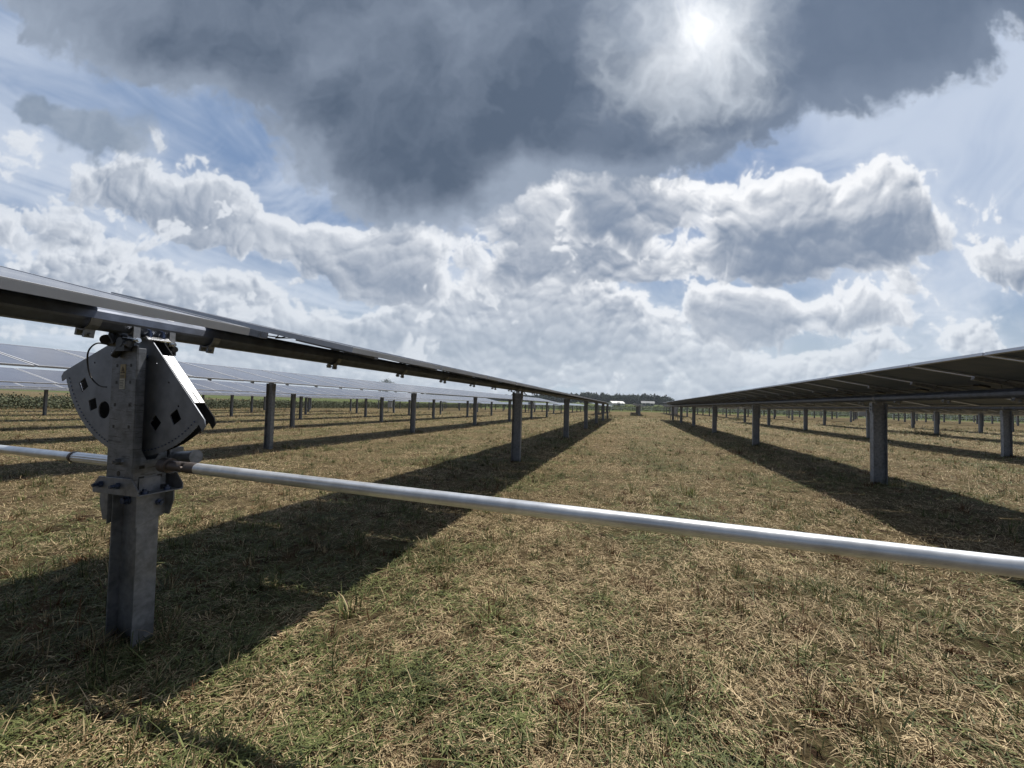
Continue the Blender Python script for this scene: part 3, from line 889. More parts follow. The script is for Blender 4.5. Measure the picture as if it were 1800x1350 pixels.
# ------------------------------------------------------------------ drive post in the foreground (part of the nearest row)
def drive_post():
    cx, cy = -2.44, 1.39
    zb = zgs(cx, cy); pl0 = CX * S0 + GY * 1.4; zt = pl0 + H0        # tube centre height
    b = MB(); W2, F2, tf, tw = .10, .047, .007, .006; z0, h = -.5, .83
    for sx in (-1, 1): b.box(sx * W2 - (tf if sx > 0 else 0), sx * W2 + (tf if sx < 0 else 0), -F2, F2, z0, h)
    b.box(-W2 + tf, W2 - tf, -tw / 2, tw / 2, z0, h - .001)
    lean = (0, -.022, 0)
    base = L0(cx - S0, cy, zb)
    P = link('drive_post', b.mesh('drive_post', [GALV]), row0, base, lean, .0015)
    dz = zt - zb
    # housing: a channel in front of the gear plate, a second leg behind it, joined below
    hb = MB(); x0, x1 = -.095, .095; t_ = .005; top = dz - .115; bot = .80
    yf, yr = -.078, .075
    hb.box(x0, x1, yf, yf + t_, bot, top)
    for sx_, xx in ((-1, x0), (1, x1 - t_)):
        hb.box(xx, xx + t_, yf + t_, yf + .040, bot + .10, top - .012)
    sc = MB()
    for xx in (x0, x1 - t_):                                # joined cheeks with a notch for the plate
        poly = [(yf + t_, bot - .02), (yr, bot - .02), (yr, bot + .17), (yr - .028, bot + .17), (yr - .05, bot + .12), (yf + .062, bot + .12), (yf + .040, bot + .17), (yf + t_, bot + .17)]
        sc.add([(xx, y, z) for y, z in poly] + [(xx + t_, y, z) for y, z in poly],
               [tuple(range(8)), tuple(range(15, 7, -1))] + [(i, i + 8, (i + 1) % 8 + 8, (i + 1) % 8) for i in range(8)])
    hb.v += []
    o = len(hb.v); hb.v += sc.v; hb.f += [tuple(i + o for i in f) for f in sc.f]; hb.m += sc.m; hb.sm += sc.sm
    hb.box(x0, x1, yr - .004, yr + .001, bot, dz - .125)
    H = link('housing', hb.mesh('housing', [GALV_W]), P, (0, 0, 0), (0, 0, 0), .0025)
    # front and side slots and holes: thin black pads with the openings' shade painted in
    hm = MB()
    for xx, zz in ((-.052, .0), (.052, .0), (-.052, -.085), (.052, -.085), (-.056, -.20), (.056, -.20), (-.058, -.31), (.058, -.31)):
        hm.box(xx - .006, xx + .006, yf - .0012, yf + .001, top - .10 + zz - .008, top - .10 + zz + .008)
    hm.cyl((0, yf - .0012, bot + .055), (0, yf + .001, bot + .055), .013, 16)
    for yy, zz in ((-.035, .03), (-.035, .085), (.045, .03), (.045, .085)):
        hm.box(x1 - .001, x1 + .0012, yy - .011, yy + .011, bot + zz - .008, bot + zz + .008)
    link('slots', hm.mesh('slots', [INK_SHADE]), P)
    bt = MB()
    bt.cyl((0, yf - .022, bot + .115), (0, yf, bot + .115), .016, 20, 0); bt.cyl((0, yf - .03, bot + .115), (0, yf - .02, bot + .115), .008, 6, 0)
    for sg in (-1, 1): bt.add([(sg * .018, yf - .001, bot + .105), (sg * .018, yf - .001, bot + .125), (sg * .046, yf - .001, bot + .115), (sg * .03, yf - .008, bot + .115)], [(0, 1, 3), (1, 2, 3), (2, 0, 3)])
    link('pivot_bolt', bt.mesh('pivot_bolt', [GALV]), P)
    # gear sector
    R_, half = .662, math.radians(55.5)
    out = []
    out += [(.02, -.02), (-.05, -.015)]
    cs = lambda a, r: (math.sin(a) * r, -math.cos(a) * r)
    ca = half + .035
    out += [(-.09, -.03)]
    lx, lz = cs(-ca, R_ + .035); out += [(lx + .05, lz + .055), (lx + .012, lz + .03), (lx - .002, lz - .0), (lx + .012, lz - .025)]
    N = 96
    for i in range(N + 1):
        a = -half + 2 * half * i / N
        out.append(cs(a, R_ - (.0025 if i % 2 else 0)))
    rx, rz = cs(ca, R_ + .035)
    out += [(rx - .012, rz - .025), (rx + .002, rz), (rx - .012, rz + .03), (rx - .05, rz + .055), (.095, -.035), (.06, -.02)]
    def sq(a, r, s):
        c = cs(a, r); return [(c[0] + math.cos(k * math.pi / 2 + math.pi / 4 - a) * s, c[1] + math.sin(k * math.pi / 2 + math.pi / 4 - a) * s) for k in range(4)]
    holes = [sq(math.radians(d), .535 - (.03 if d == 29 else 0), .043) for d in (-45, -30, 29, 45)]
    c = cs(math.radians(-19.5), .50); holes.append([(c[0] + math.cos(k * math.pi / 14) * .047, c[1] + math.sin(k * math.pi / 14) * .047) for k in range(28)])
    for d, r in ((-52, .25), (-53, .40), (50, .22), (52, .36), (50, .50)):
        c = cs(math.radians(d), r); holes.append([(c[0] + math.cos(k * math.pi / 4) * .006, c[1] + math.sin(k * math.pi / 4) * .006) for k in range(8)])
    G1 = link('gear_sector', plate_with_holes('gear_sector', out, holes, .005, PLATE), P, (0, -.012, dz - .022), (0, TILT + .022, 0))
    link('rear_plate', plate_with_holes('rear_plate', [(x * .985, z * .985) for x, z in out][:7] + [(cs(-half + 2 * half * i / 48, R_ - .014)) for i in range(49)] + [(x * .985, z * .985) for x, z in out][-6:], [holes[4]], .005, GAP_SHADE), G1, (0, .052, 0))
    for sg in (-1, 1):                                      # folded side flanges between both plates
        em = MB()
        a = Vector((sg * .095, 0, -.035)); bb = Vector((cs(sg * ca, R_ + .03)[0] - sg * .050, 0, cs(sg * ca, R_ + .03)[1] + .058))
        dvec = (bb - a).normalized(); a2 = a + dvec * (.12 if sg > 0 else .16); nrm = Vector((-dvec.z, 0, dvec.x)) * .0022 * (1 if sg > 0 else -1)
        for (q0, q1, y0_, y1_) in ((a2, bb - dvec * .06, .001, .022), (a2, bb - dvec * .06, .026, .049)):
            vs = []
            for pnt in (q0, q1):
                for nn in (-1, 1):
                    for yy in (y0_, y1_): vs.append((pnt.x + nrm.x * nn, yy, pnt.z + nrm.z * nn))
            em.add(vs, [(0, 1, 3, 2), (4, 6, 7, 5), (0, 4, 5, 1), (2, 3, 7, 6), (0, 2, 6, 4), (1, 5, 7, 3)])
        link('edge_flange', em.mesh('edge_flange', [ZINCB]), G1)
    tm = MB()
    for i in range(N // 2):                                 # chain pins along the arc
        a = -half + 2 * half * (i + .5) / (N / 2); x, z = cs(a, R_ - .03); tm.cyl((x, -.0055, z), (x, -.002, z), .0042, 6)
    link('chain_pins', tm.mesh('chain_pins', [BOLTM]), G1)
    tm = MB(); x, z = cs(math.radians(33), .155); tm.cyl((x, -.020, z), (x, -.003, z), .016, 6); link('bolt', tm.mesh('bolt', [BOLTM]), G1)
    # splice bracket with upturned lips at the pile head
    br = MB(); zc = .752
    br.box(-.165, .172, -.086, .106, zc, zc + .007)
    def lip(y, ya, x0_, x1_):
        poly = [(x0_, zc + .001), (x1_, zc + .001), (x1_, zc + .030), (x1_ - .05, zc + .085), (x0_ + .045, zc + .085), (x0_, zc + .040)]
        br.prism(poly, y, ya)
    lip(-.092, -.086, -.170, .172); lip(.106, .112, -.165, .172)
    for xx in (-.112, .106):                                # side plates on the flanges
        poly = [(-.060, zc - .001), (.072, zc - .001), (.072, zc - .120), (-.060, zc - .165)]
        br.add([(xx, y, z) for y, z in poly] + [(xx + .006, y, z) for y, z in poly], [(0, 1, 2, 3), (7, 6, 5, 4)] + [(i, i + 4, (i + 1) % 4 + 4, (i + 1) % 4) for i in range(4)])
    br.prism([(-.168, zc - .001), (-.106, zc - .001), (-.106, zc - .140), (-.140, zc - .140), (-.168, zc - .06)], -.062, -.056)
    br.prism([(.112, zc - .001), (.170, zc - .001), (.170, zc - .05), (.140, zc - .125), (.112, zc - .125)], .066, .072)
    S = link('splice_bracket', br.mesh('splice_bracket', [GALV]), P, (0, 0, 0), (0, 0, 0), .002)
    def bolt(*cyls):
        q_ = MB()
        for c_ in cyls: q_.cyl(*c_)
        link('bolt', q_.mesh('bolt', [BOLTM]), P)
    for xx in (-.100, .030): bolt(((xx, -.128, zc + .047), (xx, -.092, zc + .047), .0085, 10), ((xx, -.108, zc + .047), (xx, -.092, zc + .047), .017, 6))
    for yy in (-.045, .055): bolt(((.140, yy, zc + .007), (.140, yy, zc + .020), .016, 6), ((.140, yy, zc + .018), (.140, yy, zc + .030), .009, 8))
    bolt(((.112, .035, zc - .055), (.128, .035, zc - .055), .017, 6), ((.126, .035, zc - .055), (.140, .035, zc - .055), .009, 8))
    bolt(((-.055, -.03, zc - .05), (-.055, -.012, zc - .05), .018, 6), ((-.055, -.012, zc - .05), (-.055, -.003, zc - .05), .024, 16))
    # tube clamps, bearing, sprung bits and cable at the head
    yo = .010
    for yy in (-.080 + yo, .080 + yo):
        hd = MB()
        for i in range(20):
            a0, a1 = math.radians(-68 + 316 * i / 20), math.radians(-68 + 316 * (i + 1) / 20); vs = []
            for a in (a0, a1):
                for r in (.064, .071):
                    for y_ in (yy - .014, yy + .014): vs.append((math.cos(a) * r, y_, dz + math.sin(a) * r))
            hd.add(vs, [(0, 1, 5, 4), (2, 6, 7, 3), (0, 4, 6, 2), (1, 3, 7, 5)])
        for sx_ in (-1, 1): hd.box(sx_ * .068 - .004, sx_ * .068 + .004, yy - .014, yy + .014, dz - .080, dz + .005)
        link('tube_clamp', hd.mesh('tube_clamp', [GALV]), P)
    sd_ = MB()
    sd_.box(-.070, .070, -.050 + yo, .050 + yo, dz - .072, dz - .066)
    sd_.prism([(.045, dz - .066), (.080, dz - .060), (.104, dz - .078), (.100, dz - .084), (.078, dz - .068), (.045, dz - .072)], -.048 + yo, .055 + yo)
    sd_.cyl((0, -.060 + yo, dz), (0, .060 + yo, dz), .0655, 24)
    for yy in (-.028 + yo, .032 + yo): sd_.cyl((.076, yy, dz - .062), (.076, yy, dz - .040), .012, 6, 1); sd_.cyl((.076, yy, dz - .042), (.076, yy, dz - .028), .008, 6, 1)
    for yy in (-.080 + yo, .080 + yo):
        sd_.cyl((.050, yy, dz - .088), (.084, yy, dz - .088), .014, 6); sd_.cyl((.080, yy, dz - .088), (.094, yy, dz - .088), .008, 8)
        sd_.box(-.06, .074, yy - .014, yy + .014, dz - .094, dz - .078)
    link('tube_saddle', sd_.mesh('tube_saddle', [ZINCB, BOLTM]), P)
    for yy, hang in ((-.095, 1), (.105, 0)):
        dk = MB()
        dk.cyl((-.085, yy, dz - .100), (.07, yy, dz - .112), .017, 12)
        dk.cyl((.02, yy - .018, dz - .100), (.02, yy + .018, dz - .100), .024, 14)
        dk.box(-.01, .055, yy - .016, yy + .016, dz - .145, dz - .105)
        if hang:
            dk.cyl((-.100, yy, dz - .085), (-.075, yy - .02, dz - .085), .026, 14); dk.cyl((-.065, yy, dz - .03), (-.085, yy, dz - .095), .014, 10)
            dk.cyl((-.045, yy, dz - .165), (.0, yy, dz - .125), .017, 10); dk.cyl((-.06, yy - .01, dz - .06), (-.02, yy - .01, dz - .105), .013, 8)
        link('damper_mount', dk.mesh('damper_mount', [DARKP]), P)
    def smooth_path(P_, m=6):
        P_ = [Vector(p) for p in P_]; out_ = []
        for i in range(len(P_) - 1):
            p0, p1, p2, p3 = P_[max(i - 1, 0)], P_[i], P_[i + 1], P_[min(i + 2, len(P_) - 1)]
            for k in range(m):
                t_ = k / m; out_.append(.5 * ((2 * p1) + (p2 - p0) * t_ + (2 * p0 - 5 * p1 + 4 * p2 - p3) * t_ * t_ + (3 * p1 - p0 - 3 * p2 + p3) * t_ ** 3))
        return out_ + [P_[-1]]
    cb = MB(); cb.path(smooth_path([(-.07, -.11, dz - .11), (-.12, -.13, dz - .105), (-.18, -.13, dz - .14), (-.205, -.12, dz - .20), (-.195, -.11, dz - .27), (-.15, -.10, dz - .315), (-.095, -.095, dz - .325)]), .0036, 8)
    link('cable', cb.mesh('cable', [DARKP]), P)
    # warning sticker
    st = MB(); y_ = yf - .0015; zc2 = top - .135
    st.box(-.024, .016, y_ - .0005, yf, zc2 - .03, zc2 + .042, 0); st.box(-.026, .014, y_ - .0005, yf, zc2 - .085, zc2 - .031, 1)
    st.prism([(-.004, zc2 + .030), (-.020, zc2 - .004), (.012, zc2 - .004)], y_ - .0016, y_ - .0006, 2)
    st.prism([(-.004, zc2 + .022), (-.0145, zc2 + .0), (.0065, zc2 + .0)], y_ - .0026, y_ - .0017, 0)
    st.prism([(-.002, zc2 + .018), (-.008, zc2 + .008), (-.004, zc2 + .009), (-.006, zc2 + .001), (.001, zc2 + .011), (-.003, zc2 + .0105)], y_ - .0036, y_ - .0027, 2)
    for k in range(3): st.box(-.020, .010, y_ - .0016, y_ - .0006, zc2 - .016 - k * .005, zc2 - .0135 - k * .005, 2)
    for k in range(5): st.box(-.021, .006 - .005 * (k % 2), y_ - .0016, y_ - .0006, zc2 - .044 - k * .008, zc2 - .0415 - k * .008, 2)
    link('warning_sticker', st.mesh('warning_sticker', [STICK_Y, STICK_W, INK_SHADE]), P)
    gb = MB()                                               # worm gearbox behind the housing, output stub to the right
    gb.cyl((.10, .105, .915), (.245, .115, .925), .032, 20); gb.cyl((.235, .1145, .9245), (.252, .1155, .9255), .036, 20)
    gb.box(-.09, .105, .082, .15, .83, .97)
    link('gearbox', gb.mesh('gearbox', [GALV]), P, (0, 0, 0), (0, 0, 0), .003)


drive_post()

# drive shafts: one bright tube to each side of the foreground post
r = link('drive_shaft', None, None, (-2.33, 1.40, .855)) if False else bpy.data.objects.new('drive_shaft', None); COL.objects.link(r); r.location = (-2.25, 1.40, .857)
tag(r, 'bright steel drive tube crossing the picture from the foreground post to lower right', 'drive shaft', 'drive tubes at the foreground post')
b = MB(); b.cyl((.19, 0, 0), (6.25, .0, -.03), .0264, 40); link('tube', b.mesh('tube', [SHAFT]), r)
b = MB(); b.cyl((-.03, 0, 0), (.02, 0, 0), .037, 24); b.cyl((.02, 0, 0), (.12, 0, 0), .0255, 24)
for k in range(4):
    a = k * math.pi / 2 + .3; b.cyl((.11, math.cos(a) * .016, math.sin(a) * .016), (.155, math.cos(a) * .018, math.sin(a) * .018), .011, 10)
b.cyl((.145, 0, 0), (.21, 0, 0), .0272, 24); b.cyl((.130, -.03, 0), (.130, .03, 0), .009, 8)
link('universal_joint', b.mesh('universal_joint', [RUST]), r)
r = bpy.data.objects.new('drive_shaft', None); COL.objects.link(r); r.location = (-2.52, 1.40, .845)
tag(r, 'short bright drive tube with ribbed sleeve left of the foreground post', 'drive shaft', 'drive tubes at the foreground post')
b = MB(); b.cyl((-.44, 0, 0), (-6.4, 0, -.03), .0245, 32); link('tube', b.mesh('tube', [SHAFT]), r)
b = MB(); b.cyl((-.02, 0, .002), (-.49, 0, 0), .0285, 36, rf=lambda i: 1.0 if i % 3 else .93, smooth=False); b.cyl((-.475, 0, 0), (-.495, 0, 0), .031, 24, 1)
link('sleeve', b.mesh('sleeve', [SHAFT, RUST]), r)


# ------------------------------------------------------------------ far block of rows (too small to show parts)
def far_row(sx, y0, n, label):
    H = 1.56; b = MB(); z0 = zgs(sx, y0)
    zl = lambda y: zgs(sx, y) - z0
    y1 = y0 + NP * n
    for k in range(n + 1):
        y = k * NP; z = zl(y0 + y)
        for sgn in (-1, 1): b.box(sgn * .1 - .005, sgn * .1 + .005, y - .05, y + .05, z - .3, z + H - .1, 0)
        b.box(-.095, .095, y - .003, y + .003, z - .3, z + H - .1, 0)
    c, s = math.cos(TILT), math.sin(TILT)
    nm = int((y1 - y0) / STEP)
    for j in range(nm):
        ya = j * STEP; yb = ya + MODW; z = H + zl(y0 + ya)
        R4 = Matrix.Translation((0, 0, z)) @ Matrix.Rotation(TILT, 4, 'Y')
        b.box(-1, 1, ya, yb, .100, .126, 2, R4)
        b.add([(-.985, ya + .03, .1275), (.985, ya + .03, .1275), (.985, yb - .03, .1275), (-.985, yb - .03, .1275)], [(0, 1, 2, 3)], 1, False, R4)
    b.cyl((0, -.4, H), (0, y1 - y0 + .4, H + zl(y1)), .062, 10, 3)
    o = link('far_tracker_row', b.mesh('far_tracker_row', [GALV, GLASS, ALU, TUBE]), None, (sx, y0, z0))
    tag(o, label, 'solar tracker', 'tracker rows in the far block')


far_row(1.25, 62, 6, 'far tracker row seen end-on in the middle of the mown aisle')
for k in range(1, 8): far_row(1.25 - PITCH_R * k, 62, 6, f'{ORD[k - 1] if k > 1 else "nearest"} far-block tracker row to the left of the end-on row')
for k in range(1, 12): far_row(1.25 + PITCH_R * k, 62, 6, f'{ORD[k - 1] if k > 1 else "nearest"} far-block tracker row to the right of the end-on row')


# ------------------------------------------------------------------ cabinets on frames
def cabinet(x, y, w, h, label, turn=0.0):
    root = bpy.data.objects.new('electrical_cabinet', None); COL.objects.link(root)
    root.location = (x, y, zgs(x, y)); root.rotation_euler = (0, 0, turn); tag(root, label, 'cabinet', 'electrical cabinets between the rows')
    f = MB()
    for sx in (-1, 1): f.box(sx * w / 2 - .03, sx * w / 2 + .03, -.03, .03, -.2, h)
    for z in (h - .15, h * .35): f.box(-w / 2, w / 2, .031, .07, z, z + .05)
    link('stand', f.mesh('stand', [GALV]), root)
    g = MB(); g.box(-w * .42, w * .42, -.27, -.032, h * .38, h * .92); link('box', g.mesh('box', [CABGREY]), root, bevel=.01)
    g = MB(); g.box(-w * .38, w * .38, -.285, -.272, h * .41, h * .89); g.box(w * .26, w * .30, -.30, -.286, h * .6, h * .7, 1); link('door', g.mesh('door', [CABGREY, DARKP]), root)
    g = MB(); g.box(-w * .5, w * .5, -.36, .08, h * .94, h * .96); link('rain_hood', g.mesh('rain_hood', [ROOFM]), root)


cabinet(-32.7, 48.0, .75, 1.6, 'grey electrical cabinet on a stand under the left far panels')
cabinet(39.0, 84.0, 1.4, 2.0, 'wide grey cabinet standing between far posts right of the aisle')
cabinet(-17.8, 71, 1.3, 2.0, 'grey cabinet at the left front of the far block')
cabinet(4.5, 46.0, .7, 1.6, 'grey cabinet at the far end of the right tracker row')


# ------------------------------------------------------------------ fence, barns, trailer
def fence():
    root = bpy.data.objects.new('fence', None); COL.objects.link(root)
    Y = 128.0; root.location = (0, Y, 0); tag(root, 'long pale post-and-rail fence beyond the far panels', 'fence')
    pm = MB(); pm.box(-.06, .06, -.06, .06, -.4, 1.15); pm = pm.mesh('post', [WHITE])
    xs = np.arange(-30, 150, 3.0)
    r_ = MB()
    for i, x in enumerate(xs):
        link('post', pm, root, (x, 0, zgs(x, Y)))
        if i:
            for hh in (.55, 1.0):
                a, c = (xs[i - 1] + .06, -.02, zgs(xs[i - 1], Y) + hh), (x - .06, -.02, zgs(x, Y) + hh)
                r_.add([(a[0], -.02, a[2]), (c[0], -.02, c[2]), (c[0], -.02, c[2] + .12), (a[0], -.02, a[2] + .12), (a[0], .02, a[2]), (c[0], .02, c[2]), (c[0], .02, c[2] + .12), (a[0], .02, a[2] + .12)],
                       [(0, 1, 2, 3), (7, 6, 5, 4), (0, 4, 5, 1), (3, 2, 6, 7), (0, 3, 7, 4), (1, 5, 6, 2)])
    link('rails', r_.mesh('rails', [WHITE]), root)


def barn(x, y, w, d, hw, hr, label, wallm, roofm, turn=0.0):
    root = bpy.data.objects.new('barn', None); COL.objects.link(root)
    root.location = (x, y, zgs(x, y) - .1); root.rotation_euler = (0, 0, turn); tag(root, label, 'barn', 'barns below the wooded hill')
    b = MB(); b.box(-w / 2, w / 2, -d / 2, d / 2, 0, hw)
    b.add([(-w / 2, -d / 2, hw), (-w / 2, d / 2, hw), (-w / 2, 0, hr)], [(0, 1, 2)]); b.add([(w / 2, -d / 2, hw), (w / 2, d / 2, hw), (w / 2, 0, hr)], [(2, 1, 0)])
    link('wall', b.mesh('wall', [wallm]), root)
    b = MB()
    for s in (-1, 1):
        b.add([(-w / 2 - .4, s * (d / 2 + .4), hw - .25), (w / 2 + .4, s * (d / 2 + .4), hw - .25), (w / 2 + .4, 0, hr + .08), (-w / 2 - .4, 0, hr + .08),
               (-w / 2 - .4, s * (d / 2 + .4), hw - .1), (w / 2 + .4, s * (d / 2 + .4), hw - .1), (w / 2 + .4, 0, hr + .22), (-w / 2 - .4, 0, hr + .22)],
              [(0, 1, 2, 3), (7, 6, 5, 4), (0, 4, 5, 1), (3, 2, 6, 7), (0, 3, 7, 4), (1, 5, 6, 2)])
    link('roof', b.mesh('roof', [roofm]), root)
    b = MB(); b.box(-1.2, 1.2, -d / 2 - .05, -d / 2 - .003, 0.05, 2.4); link('door', b.mesh('door', [ROOFM]), root)
    for xx in (-w * .32, w * .32):
        b = MB(); b.box(xx - .6, xx + .6, -d / 2 - .04, -d / 2 - .003, 1.0, 2.0); link('window', b.mesh('window', [WINM]), root)


fence()
barn(11.5, 300, 8.5, 6, 2.2, 3.4, 'low grey barn right of the end-on row below the wood', WALLM, ROOFM)
barn(-10.5, 300, 9.5, 7, 1.9, 3.1, 'white roofed barn just left of the mown aisle below the wood', WHITE, WHITE, .5)


def trailer():
    root = bpy.data.objects.new('trailer', None); COL.objects.link(root)
    x, y = 37.5, 150; root.location = (x, y, zgs(x, y)); tag(root, 'long white trailer parked beyond the far panels', 'trailer')
    b = MB(); b.box(-4.2, 4.2, -1.2, 1.2, .55, 1.75); link('body', b.mesh('body', [WHITE]), root, bevel=.06)
    for xx in (-2.6, -1.6, 2.4):
        b = MB(); b.cyl((xx, -1.15, .4), (xx, 1.15, .4), .4, 16); link('wheel', b.mesh('wheel', [DARKP]), root)


trailer()


# ------------------------------------------------------------------ vegetation: scrub belts, wood on the hill, trees, weeds
def leaf_mat(name, lo, hi):
    m, t, b = new_mat(name)
    a = t.nodes.new('ShaderNodeAttribute'); a.attribute_name = 'tint'
    _, rv, _2 = sep(t, X(t, a.outputs['Vector']))
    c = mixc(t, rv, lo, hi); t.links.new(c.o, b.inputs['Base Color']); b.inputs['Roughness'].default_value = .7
    b.inputs['Specular IOR Level'].default_value = .15
    return m


LEAF = leaf_mat('scrub_leaves', (0.055, 0.068, 0.038), (0.155, 0.168, 0.105))
WOOD_L = leaf_mat('wood_foliage', (0.018, 0.032, 0.022), (0.070, 0.098, 0.052))
BARK = simple('bark', (0.09, 0.07, 0.05), .9)


def leaves_mesh(name, x, y, z, size, tint, mat):
    n = len(x); d1 = rng.normal(size=(n, 3)); d1 /= np.linalg.norm(d1, axis=1)[:, None]
    d2 = np.cross(d1, rng.normal(size=(n, 3))); d2 /= np.linalg.norm(d2, axis=1)[:, None]
    c = np.stack([x, y, z], -1); s = size[:, None]
    co = np.stack([c - d1 * s, c - d2 * s * .6, c + d1 * s, c + d2 * s * .6], 1).reshape(-1, 3)
    q = np.arange(n * 4).reshape(n, 4)
    me = bpy.data.meshes.new(name); mesh_np(me, co, q)
    at = me.attributes.new('tint', 'FLOAT_VECTOR', 'POINT'); tv = np.zeros((n * 4, 3), np.float32); tv[:, 1] = np.repeat(tint, 4)
    at.data.foreach_set('vector', tv.ravel()); me.materials.append(mat)
    return me


def belt(label, name, x0, x1, y0, y1, h, n, size):
    x = rng.uniform(x0, x1, n); y = rng.uniform(y0, y1, n)
    top = h * (.72 + .5 * fbm(x, y, .35, 3, .5, 700) + .3 * fbm(x, y, 1.6, 2, .5, 705))
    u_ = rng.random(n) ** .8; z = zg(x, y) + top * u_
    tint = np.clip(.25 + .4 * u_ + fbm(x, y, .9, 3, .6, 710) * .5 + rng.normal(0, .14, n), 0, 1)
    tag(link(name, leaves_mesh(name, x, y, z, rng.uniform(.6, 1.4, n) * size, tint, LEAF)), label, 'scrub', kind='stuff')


belt('green weedy scrub belt behind the left tracker rows', 'scrub', -56, -47.5, 8, 125, 1.35, 90000, .085)
belt('low green scrub along the fence beyond the far panels', 'scrub', -60, 170, 130, 138, 2.0, 50000, .14)


def crown(cx, cy, cz, rx, rz, n, lobes=14):
    c = rng.normal(size=(lobes, 3)); c /= np.linalg.norm(c, axis=1)[:, None]; c *= np.array([rx, rx, rz]) * rng.uniform(.35, .75, (lobes, 1))
    k = rng.integers(0, lobes, n); d = rng.normal(size=(n, 3)); d /= np.linalg.norm(d, axis=1)[:, None]
    rad = rng.uniform(.55, 1.05, (n, 1)) * rng.uniform(.28, .5, lobes)[k][:, None]
    p = c[k] + d * rad * np.array([rx, rx, rz])
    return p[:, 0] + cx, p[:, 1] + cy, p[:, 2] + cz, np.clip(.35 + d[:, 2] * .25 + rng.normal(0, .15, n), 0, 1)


def wood():
    xs = np.array([-340, -260, -190, -167, -134, -103, -69, -50, -30, -15, 12, 29, 38, 44]); hs = np.array([3.2, 4.2, 4.2, 4.6, 6.6, 7.4, 9.5, 11.3, 10.6, 10.0, 10.6, 10.2, 8.6, 6.0])
    A = []
    for _ in range(560):
        x = rng.uniform(-340, 44); row = rng.integers(0, 4); y = 445 + row * 9 + rng.uniform(-4, 4)
        top = np.interp(x, xs, hs) + rng.uniform(-1.1, .5) - (3 - row) * .9
        base = -2.0; hgt = top - base; w = rng.uniform(3.6, 6.0)
        conif = rng.random() < .12
        if conif:
            n = 420; u_ = rng.random(n); a = rng.uniform(0, 6.28, n); r_ = (1 - u_) ** .8 * w * .75 * rng.uniform(.6, 1, n)
            A.append((x + r_ * np.cos(a), y + r_ * np.sin(a), base + .5 + u_ * (hgt + .2), rng.uniform(.0, .4, n), np.full(n, .55)))
        else:
            n = 520; q = crown(x, y, base + hgt * .5, w, hgt * .56, n, 14)
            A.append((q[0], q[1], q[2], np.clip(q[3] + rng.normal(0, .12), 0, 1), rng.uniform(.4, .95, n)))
    X_, Y_, Z_, T_, S_ = [np.concatenate([a[i] for a in A]) for i in range(5)]
    tag(link('far_wood', leaves_mesh('far_wood', X_, Y_, Z_, S_, T_, WOOD_L)), 'dark mixed wood along the skyline at the end of the aisle', 'wood', kind='stuff')


wood()


def tree(x, y, h, w, label):
    root = bpy.data.objects.new('tree', None); COL.objects.link(root); zb = zgs(x, y); root.location = (x, y, zb)
    tag(root, label, 'tree')
    b = MB(); b.cyl((0, 0, -.3), (.1, 0, h * .5), .28, 10, 0, .16); b.cyl((.1, 0, h * .5), (-.3, .1, h * .85), .16, 8, 0, .04)
    for k in range(6):
        a = k * 1.05; b.cyl((.08, 0, h * (.35 + .06 * k)), (math.cos(a) * w * .7, math.sin(a) * w * .7, h * (.55 + .06 * k)), .10, 6, 0, .02)
    link('trunk', b.mesh('trunk', [BARK]), root)
    q = crown(0, 0, h * .66, w, h * .36, 3800, 22)
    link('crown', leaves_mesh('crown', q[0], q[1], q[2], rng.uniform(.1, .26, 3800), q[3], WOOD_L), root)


tree(-139.8, 200, 13.0, 5.0, 'lone round tree rising behind the left panels')


def weeds(x, y, h, n, label, spread=.10):
    a = rng.uniform(0, 6.28, n); r_ = np.abs(rng.normal(0, spread, n))
    xx = x + r_ * np.cos(a); yy = y + r_ * np.sin(a)
    k = rng.random(n)
    me = blades('weed_clump', xx, yy, micro(xx, yy), a + rng.normal(0, .7, n), np.clip(rng.normal(1.15, .3, n), .2, 1.5), rng.uniform(.3, 1, n) * h, rng.uniform(.004, .010, n), rng.normal(.28, .22, n), np.where(k < .72, .5, np.where(k < .88, 1., 0.)), rng.random(n) * .8)
    tag(link('weed_clump', me), label, 'weeds', 'weed clumps left by the mower')


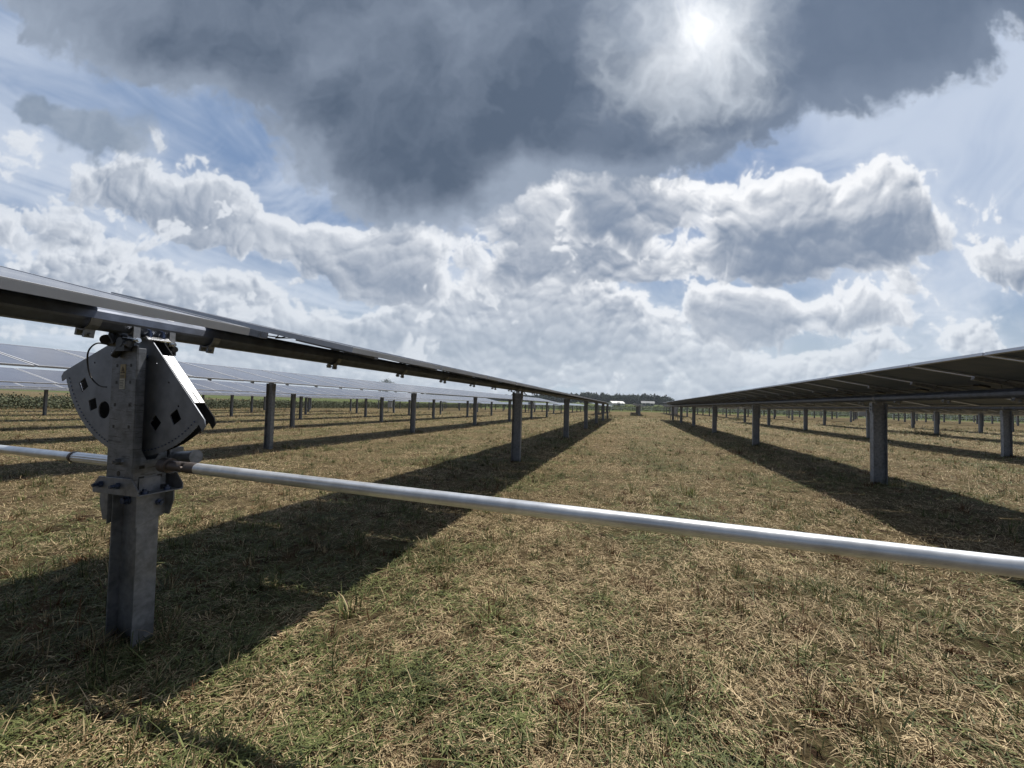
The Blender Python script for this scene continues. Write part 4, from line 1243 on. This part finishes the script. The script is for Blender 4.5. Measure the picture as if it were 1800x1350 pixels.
weeds(.02, 6.1, .30, 26, 'sparse clump of broken stalks in the middle of the aisle, beyond the shaft', .07)
weeds(.34, 5.9, .16, 60, 'low dark clump right beside the broken stalks in the aisle', .10)
weeds(.85, 6.2, .26, 75, 'bushier green clump right of the broken stalks in the aisle', .13)
weeds(-2.1, 4.5, .22, 50, 'dark green clump at the right edge of the left row shadow', .12)
weeds(-3.95, 7.3, .24, 70, 'dark weedy clump at the left edge of the left row shadow', .16)
weeds(-1.55, 1.95, .20, 30, 'green clump in the shadow right of the foreground post', .05)


def heap(x, y, r_, h, label):
    n = 1600; a = rng.uniform(0, 6.28, n); q = rng.random(n) ** .6; xx = x + np.cos(a) * q * r_; yy = y + np.sin(a) * q * r_ * .6
    zz = zg(xx, yy) + h * (1 - q ** 2) * rng.uniform(.2, 1, n)
    me = blades('grass_heap', xx, yy, zz, rng.uniform(0, 6.28, n), rng.normal(.1, .5, n), rng.uniform(.1, .28, n), rng.uniform(.008, .02, n), rng.normal(.2, .2, n), np.where(rng.random(n) < .7, .5, 1.), rng.random(n) * .5)
    tag(link('grass_heap', me), label, 'grass heap', 'raked heaps of cut grass')


heap(16.5, 29.6, 1.5, .22, 'long dark heap of cut grass between the second and third right rows')
heap(-3.0, 46, 1.6, .30, 'low heap of cut grass at the far left end of the aisle')
heap(12.4, 53, 1.3, .40, 'heap of cut grass beyond the right rows')


# ------------------------------------------------------------------ air
b = MB(); b.box(-1600, 1600, -40, 2300, -12, 24)
hz = bpy.data.materials.new('haze'); hz.use_nodes = True; ht = hz.node_tree; ht.nodes.clear()
pv = ht.nodes.new('ShaderNodeVolumePrincipled'); pv.inputs['Color'].default_value = (0.80, 0.88, 1.0, 1); pv.inputs['Density'].default_value = 0.00022; pv.inputs['Anisotropy'].default_value = 0.3
ho = ht.nodes.new('ShaderNodeOutputMaterial'); ht.links.new(pv.outputs[0], ho.inputs['Volume'])
tag(link('haze', b.mesh('haze', [hz])), 'thin pale summer haze over the field and the far wood', 'haze', kind='stuff')
